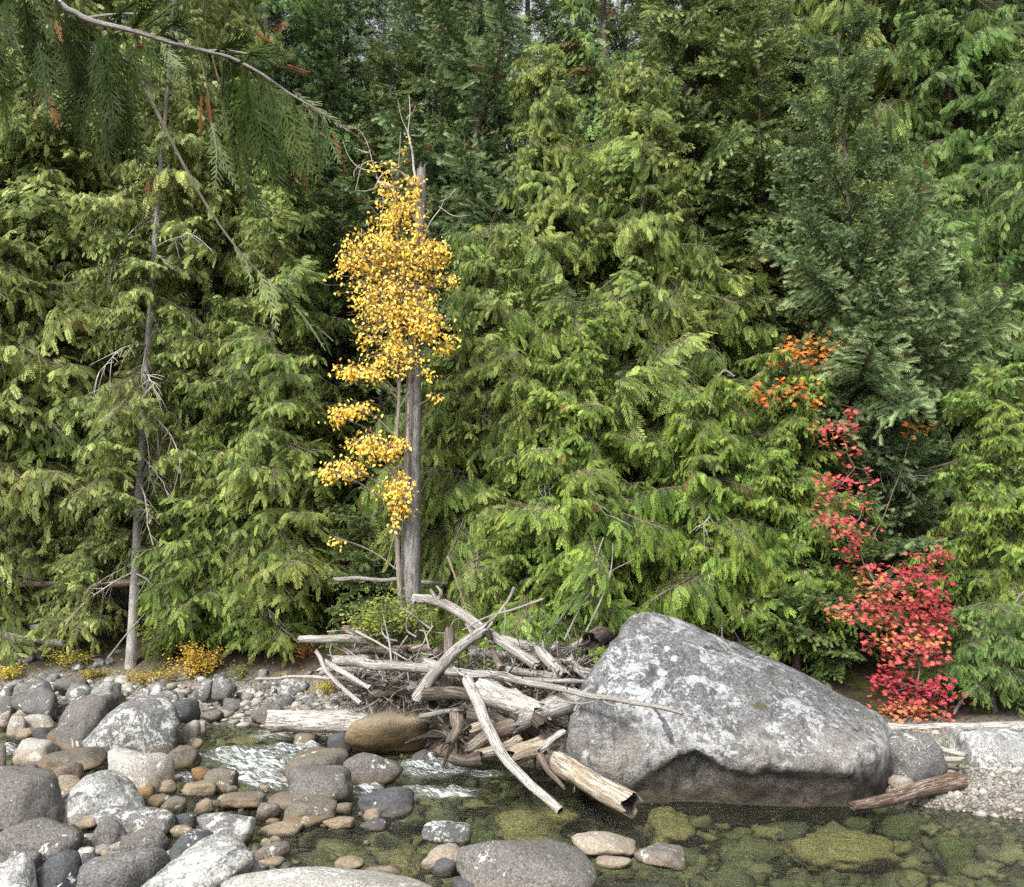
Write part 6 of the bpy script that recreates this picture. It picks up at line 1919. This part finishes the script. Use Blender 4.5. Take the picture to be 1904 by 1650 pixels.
def frond(p, d, L, width, seed, mat, nrm=None, n=15):
    """a pinnate cedar spray: rachis, pinnae, and scale-leaved pinnules"""
    r = np.random.RandomState(seed)
    g = Geo()
    d = unit(d)
    nrm = unit(np.array((r.normal(0, .6), -1, r.normal(0, .6)))) if nrm is None else nrm
    side = unit(np.cross(nrm, d))
    nrm = np.cross(d, side)
    bend = r.normal(0, 0.10)
    k = 12
    t = np.linspace(0, 1, k)
    R_ = p + d * L * t[:, None] + side * (bend * L * t ** 2)[:, None] + np.array((0, 0, -0.12 * L)) * (t ** 2)[:, None] + nrm * (r.normal(0, .06) * L * t ** 2)[:, None]
    tube(g, R_, np.linspace(0.0022, 0.0008, k) * 0.8, 4, 0.4, 0, False)
    bt = r.uniform(0.15, 0.5)
    for i in range(n):
        u = 0.04 + 0.94 * i / n
        x = u * (k - 1)
        a = min(k - 2, int(x))
        q = R_[a] + (R_[a + 1] - R_[a]) * (x - a)
        tg = unit(R_[a + 1] - R_[a])
        for sg in (1, -1):
            lw = width * L * (1 - u) ** 0.6 * min(1, 0.35 + u * 2.5) * r.uniform(0.7, 1.2)
            pd = unit(tg * r.uniform(0.95, 1.25) + side * sg * r.uniform(0.55, 0.75) + nrm * r.normal(0, 0.22))
            tt = np.clip(bt + r.normal(0, .10), 0, .9)
            def strip(q, pd, lw, w):
                m = max(3, int(lw / 0.006))
                s1 = unit(np.cross(nrm, pd))
                v = np.linspace(0, 1, m + 1)[:, None]
                c = q + pd * lw * v + tg * lw * 0.16 * v ** 2
                ww = (w * (1 - 0.65 * v) * (0.78 + 0.32 * (np.arange(m + 1) % 2))[:, None])
                PV = np.stack((c - s1 * ww, c + s1 * ww), 1).reshape(-1, 3)
                g.put(PV, None, [(2 * e, 2 * e + 1, 2 * e + 3, 2 * e + 2) for e in range(m)], np.repeat(np.clip(tt + 0.15 * v[:, 0], 0, 0.9), 2))
            strip(q, pd, lw, 0.0017)
            if lw > 0.022:
                for e in range(int(lw / 0.011)):
                    f = (e + 0.8) / (lw / 0.011 + 0.5)
                    s1 = unit(np.cross(nrm, pd)) * (1 if e % 2 else -1)
                    strip(q + pd * lw * f, unit(pd + s1 * 0.65 + nrm * r.normal(0, .15)), lw * 0.34 * (1 - f) + 0.007, 0.0013)
    ob = add('frond', g.data('frond', [mat]), front)
    local(ob, front)
    if mat is M['front_rust']:
        ob['label'] = 'withered rusty frond'
    elif mat is M['front_pale']:
        ob['label'] = 'pale frond showing its silvery underside'
    return ob
# (foot px, foot py, tip px, tip py, width, material)
FR = [(100, -10, 150, 160, .30, 0), (130, 10, 170, 235, .34, 0), (150, 60, 215, 280, .36, 0), (150, 90, 130, 215, .36, 0), (175, 110, 245, 290, .34, 0), (185, 60, 240, 215, .34, 0), (205, 60, 225, 180, .34, 0), (230, 62, 275, 190, .32, 0),
      (150, 130, 128, 250, .36, 0), (190, 160, 200, 245, .36, 0), (215, 150, 258, 300, .30, 0), (265, 70, 320, 150, .30, 0), (250, 60, 270, 150, .3, 0), (120, 0, 120, 120, .34, 0),
      (300, 80, 345, 150, .30, 1), (320, 85, 400, 180, .22, 0), (165, 100, 196, 172, .20, 1), (240, 110, 310, 175, .26, 1),
      (245, 55, 300, -6, .34, 0), (270, 50, 345, -4, .34, 0), (210, 40, 260, -20, .3, 0), (300, 60, 360, 10, .3, 0), (290, 66, 330, 40, .3, 0), (330, 78, 300, 60, .3, 0),
      (40, -20, 60, 120, .3, 0), (50, 20, 85, 175, .26, 0), (70, 80, 108, 200, .26, 0), (10, -30, 20, 110, .34, 0), (-10, 60, 15, 200, .34, 0), (-12, 120, 20, 232, .36, 0), (-14, 0, 8, 120, .34, 0), (60, -30, 100, 60, .3, 0), (90, -20, 110, 80, .3, 0),
      (68, 140, 88, 215, .30, 1), (85, 165, 103, 228, .16, 2), (75, 165, 64, 195, .2, 2), (105, 40, 112, 80, .14, 2),
      (400, 110, 395, 92, .3, 0), (400, 98, 470, 62, .34, 0), (430, 104, 520, 72, .34, 0), (460, 100, 525, 110, .36, 0), (440, 118, 500, 100, .3, 0), (480, 110, 540, 95, .28, 0), (505, 80, 475, 60, .2, 2),
      (430, 120, 440, 260, .34, 0), (455, 130, 470, 290, .34, 0), (480, 140, 510, 300, .34, 0), (500, 160, 540, 320, .32, 0), (440, 160, 470, 230, .36, 0), (520, 190, 560, 320, .32, 0), (470, 200, 520, 330, .34, 0), (415, 115, 420, 200, .3, 0),
      (545, 190, 580, 290, .30, 0), (530, 175, 545, 270, .22, 1), (560, 200, 590, 310, .22, 1), (580, 210, 610, 300, .22, 1), (600, 220, 625, 305, .24, 1), (545, 170, 640, 240, .22, 1), (620, 250, 645, 320, .12, 2), (560, 260, 580, 320, .26, 0), (520, 280, 570, 330, .26, 0), (590, 230, 600, 320, .3, 0), (500, 240, 530, 345, .3, 0), (450, 230, 455, 300, .3, 0),
      (410, 185, 430, 245, .30, 1), (425, 200, 455, 330, .26, 0), (455, 330, 500, 400, .24, 0), (393, 230, 430, 350, .24, 1), (375, 180, 372, 238, .34, 2), (385, 185, 388, 225, .28, 2), (385, 232, 440, 345, .2, 1), (500, 130, 550, 120, .3, 0), (535, 122, 570, 135, .14, 2), (470, 165, 430, 210, .3, 0),
      (436, 458, 460, 520, .22, 1), (455, 475, 470, 525, .2, 1), (480, 505, 520, 590, .22, 1), (500, 520, 520, 570, .22, 1), (520, 545, 570, 600, .2, 0), (545, 568, 600, 625, .2, 1), (570, 588, 625, 640, .18, 0), (470, 495, 500, 540, .2, 0),
      (545, 305, 560, 345, .26, 2), (560, 320, 575, 352, .26, 2), (255, 88, 275, 76, .3, 2), (415, 190, 402, 210, .3, 2)]
for a, b, c, d_, w, m in list(FR):
    if m == 0 and fr.rand() < 0.5:
        q = fr.normal(0, 9, 4)
        FR.append((a + q[0], b + q[1], c + q[2] * 1.6, d_ + q[3] * 1.6, w, 0))
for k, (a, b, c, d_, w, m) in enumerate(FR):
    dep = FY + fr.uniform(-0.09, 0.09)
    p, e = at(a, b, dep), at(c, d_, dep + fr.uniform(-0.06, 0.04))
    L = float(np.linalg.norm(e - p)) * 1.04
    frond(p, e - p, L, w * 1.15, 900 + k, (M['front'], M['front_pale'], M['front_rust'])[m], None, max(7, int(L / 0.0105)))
# hanging stems that carry lower fronds
g = Geo()
for L in ([(66, 0, FY), (85, 35, FY), (100, 62, FY), (112, 90, FY)], [(20, 50, FY), (45, 110, FY), (68, 150, FY)], [(370, 100, FY), (385, 160, FY), (394, 230, FY)], [(395, 105, FY), (410, 160, FY), (428, 200, FY)], [(425, 200, FY), (450, 300, FY), (470, 350, FY), (505, 410, FY)],
          [(500, 110, FY), (530, 130, FY), (560, 135, FY)], [(550, 290, FY), (565, 320, FY)], [(560, 195, FY), (640, 235, FY), (700, 290, FY + .02)]):
    f_tube(g, L, 2.0, 0.9, 5)
local(add('hanging_stems', g.data('hanging_stems', [bark_mat('hanging_stem_bark', (0.04, 0.03, 0.018), (0.16, 0.13, 0.085), 4)], True), front), front)['kind'] = 'stuff'
for me in list(bpy.data.meshes):
    if me.users == 0:
        bpy.data.meshes.remove(me)
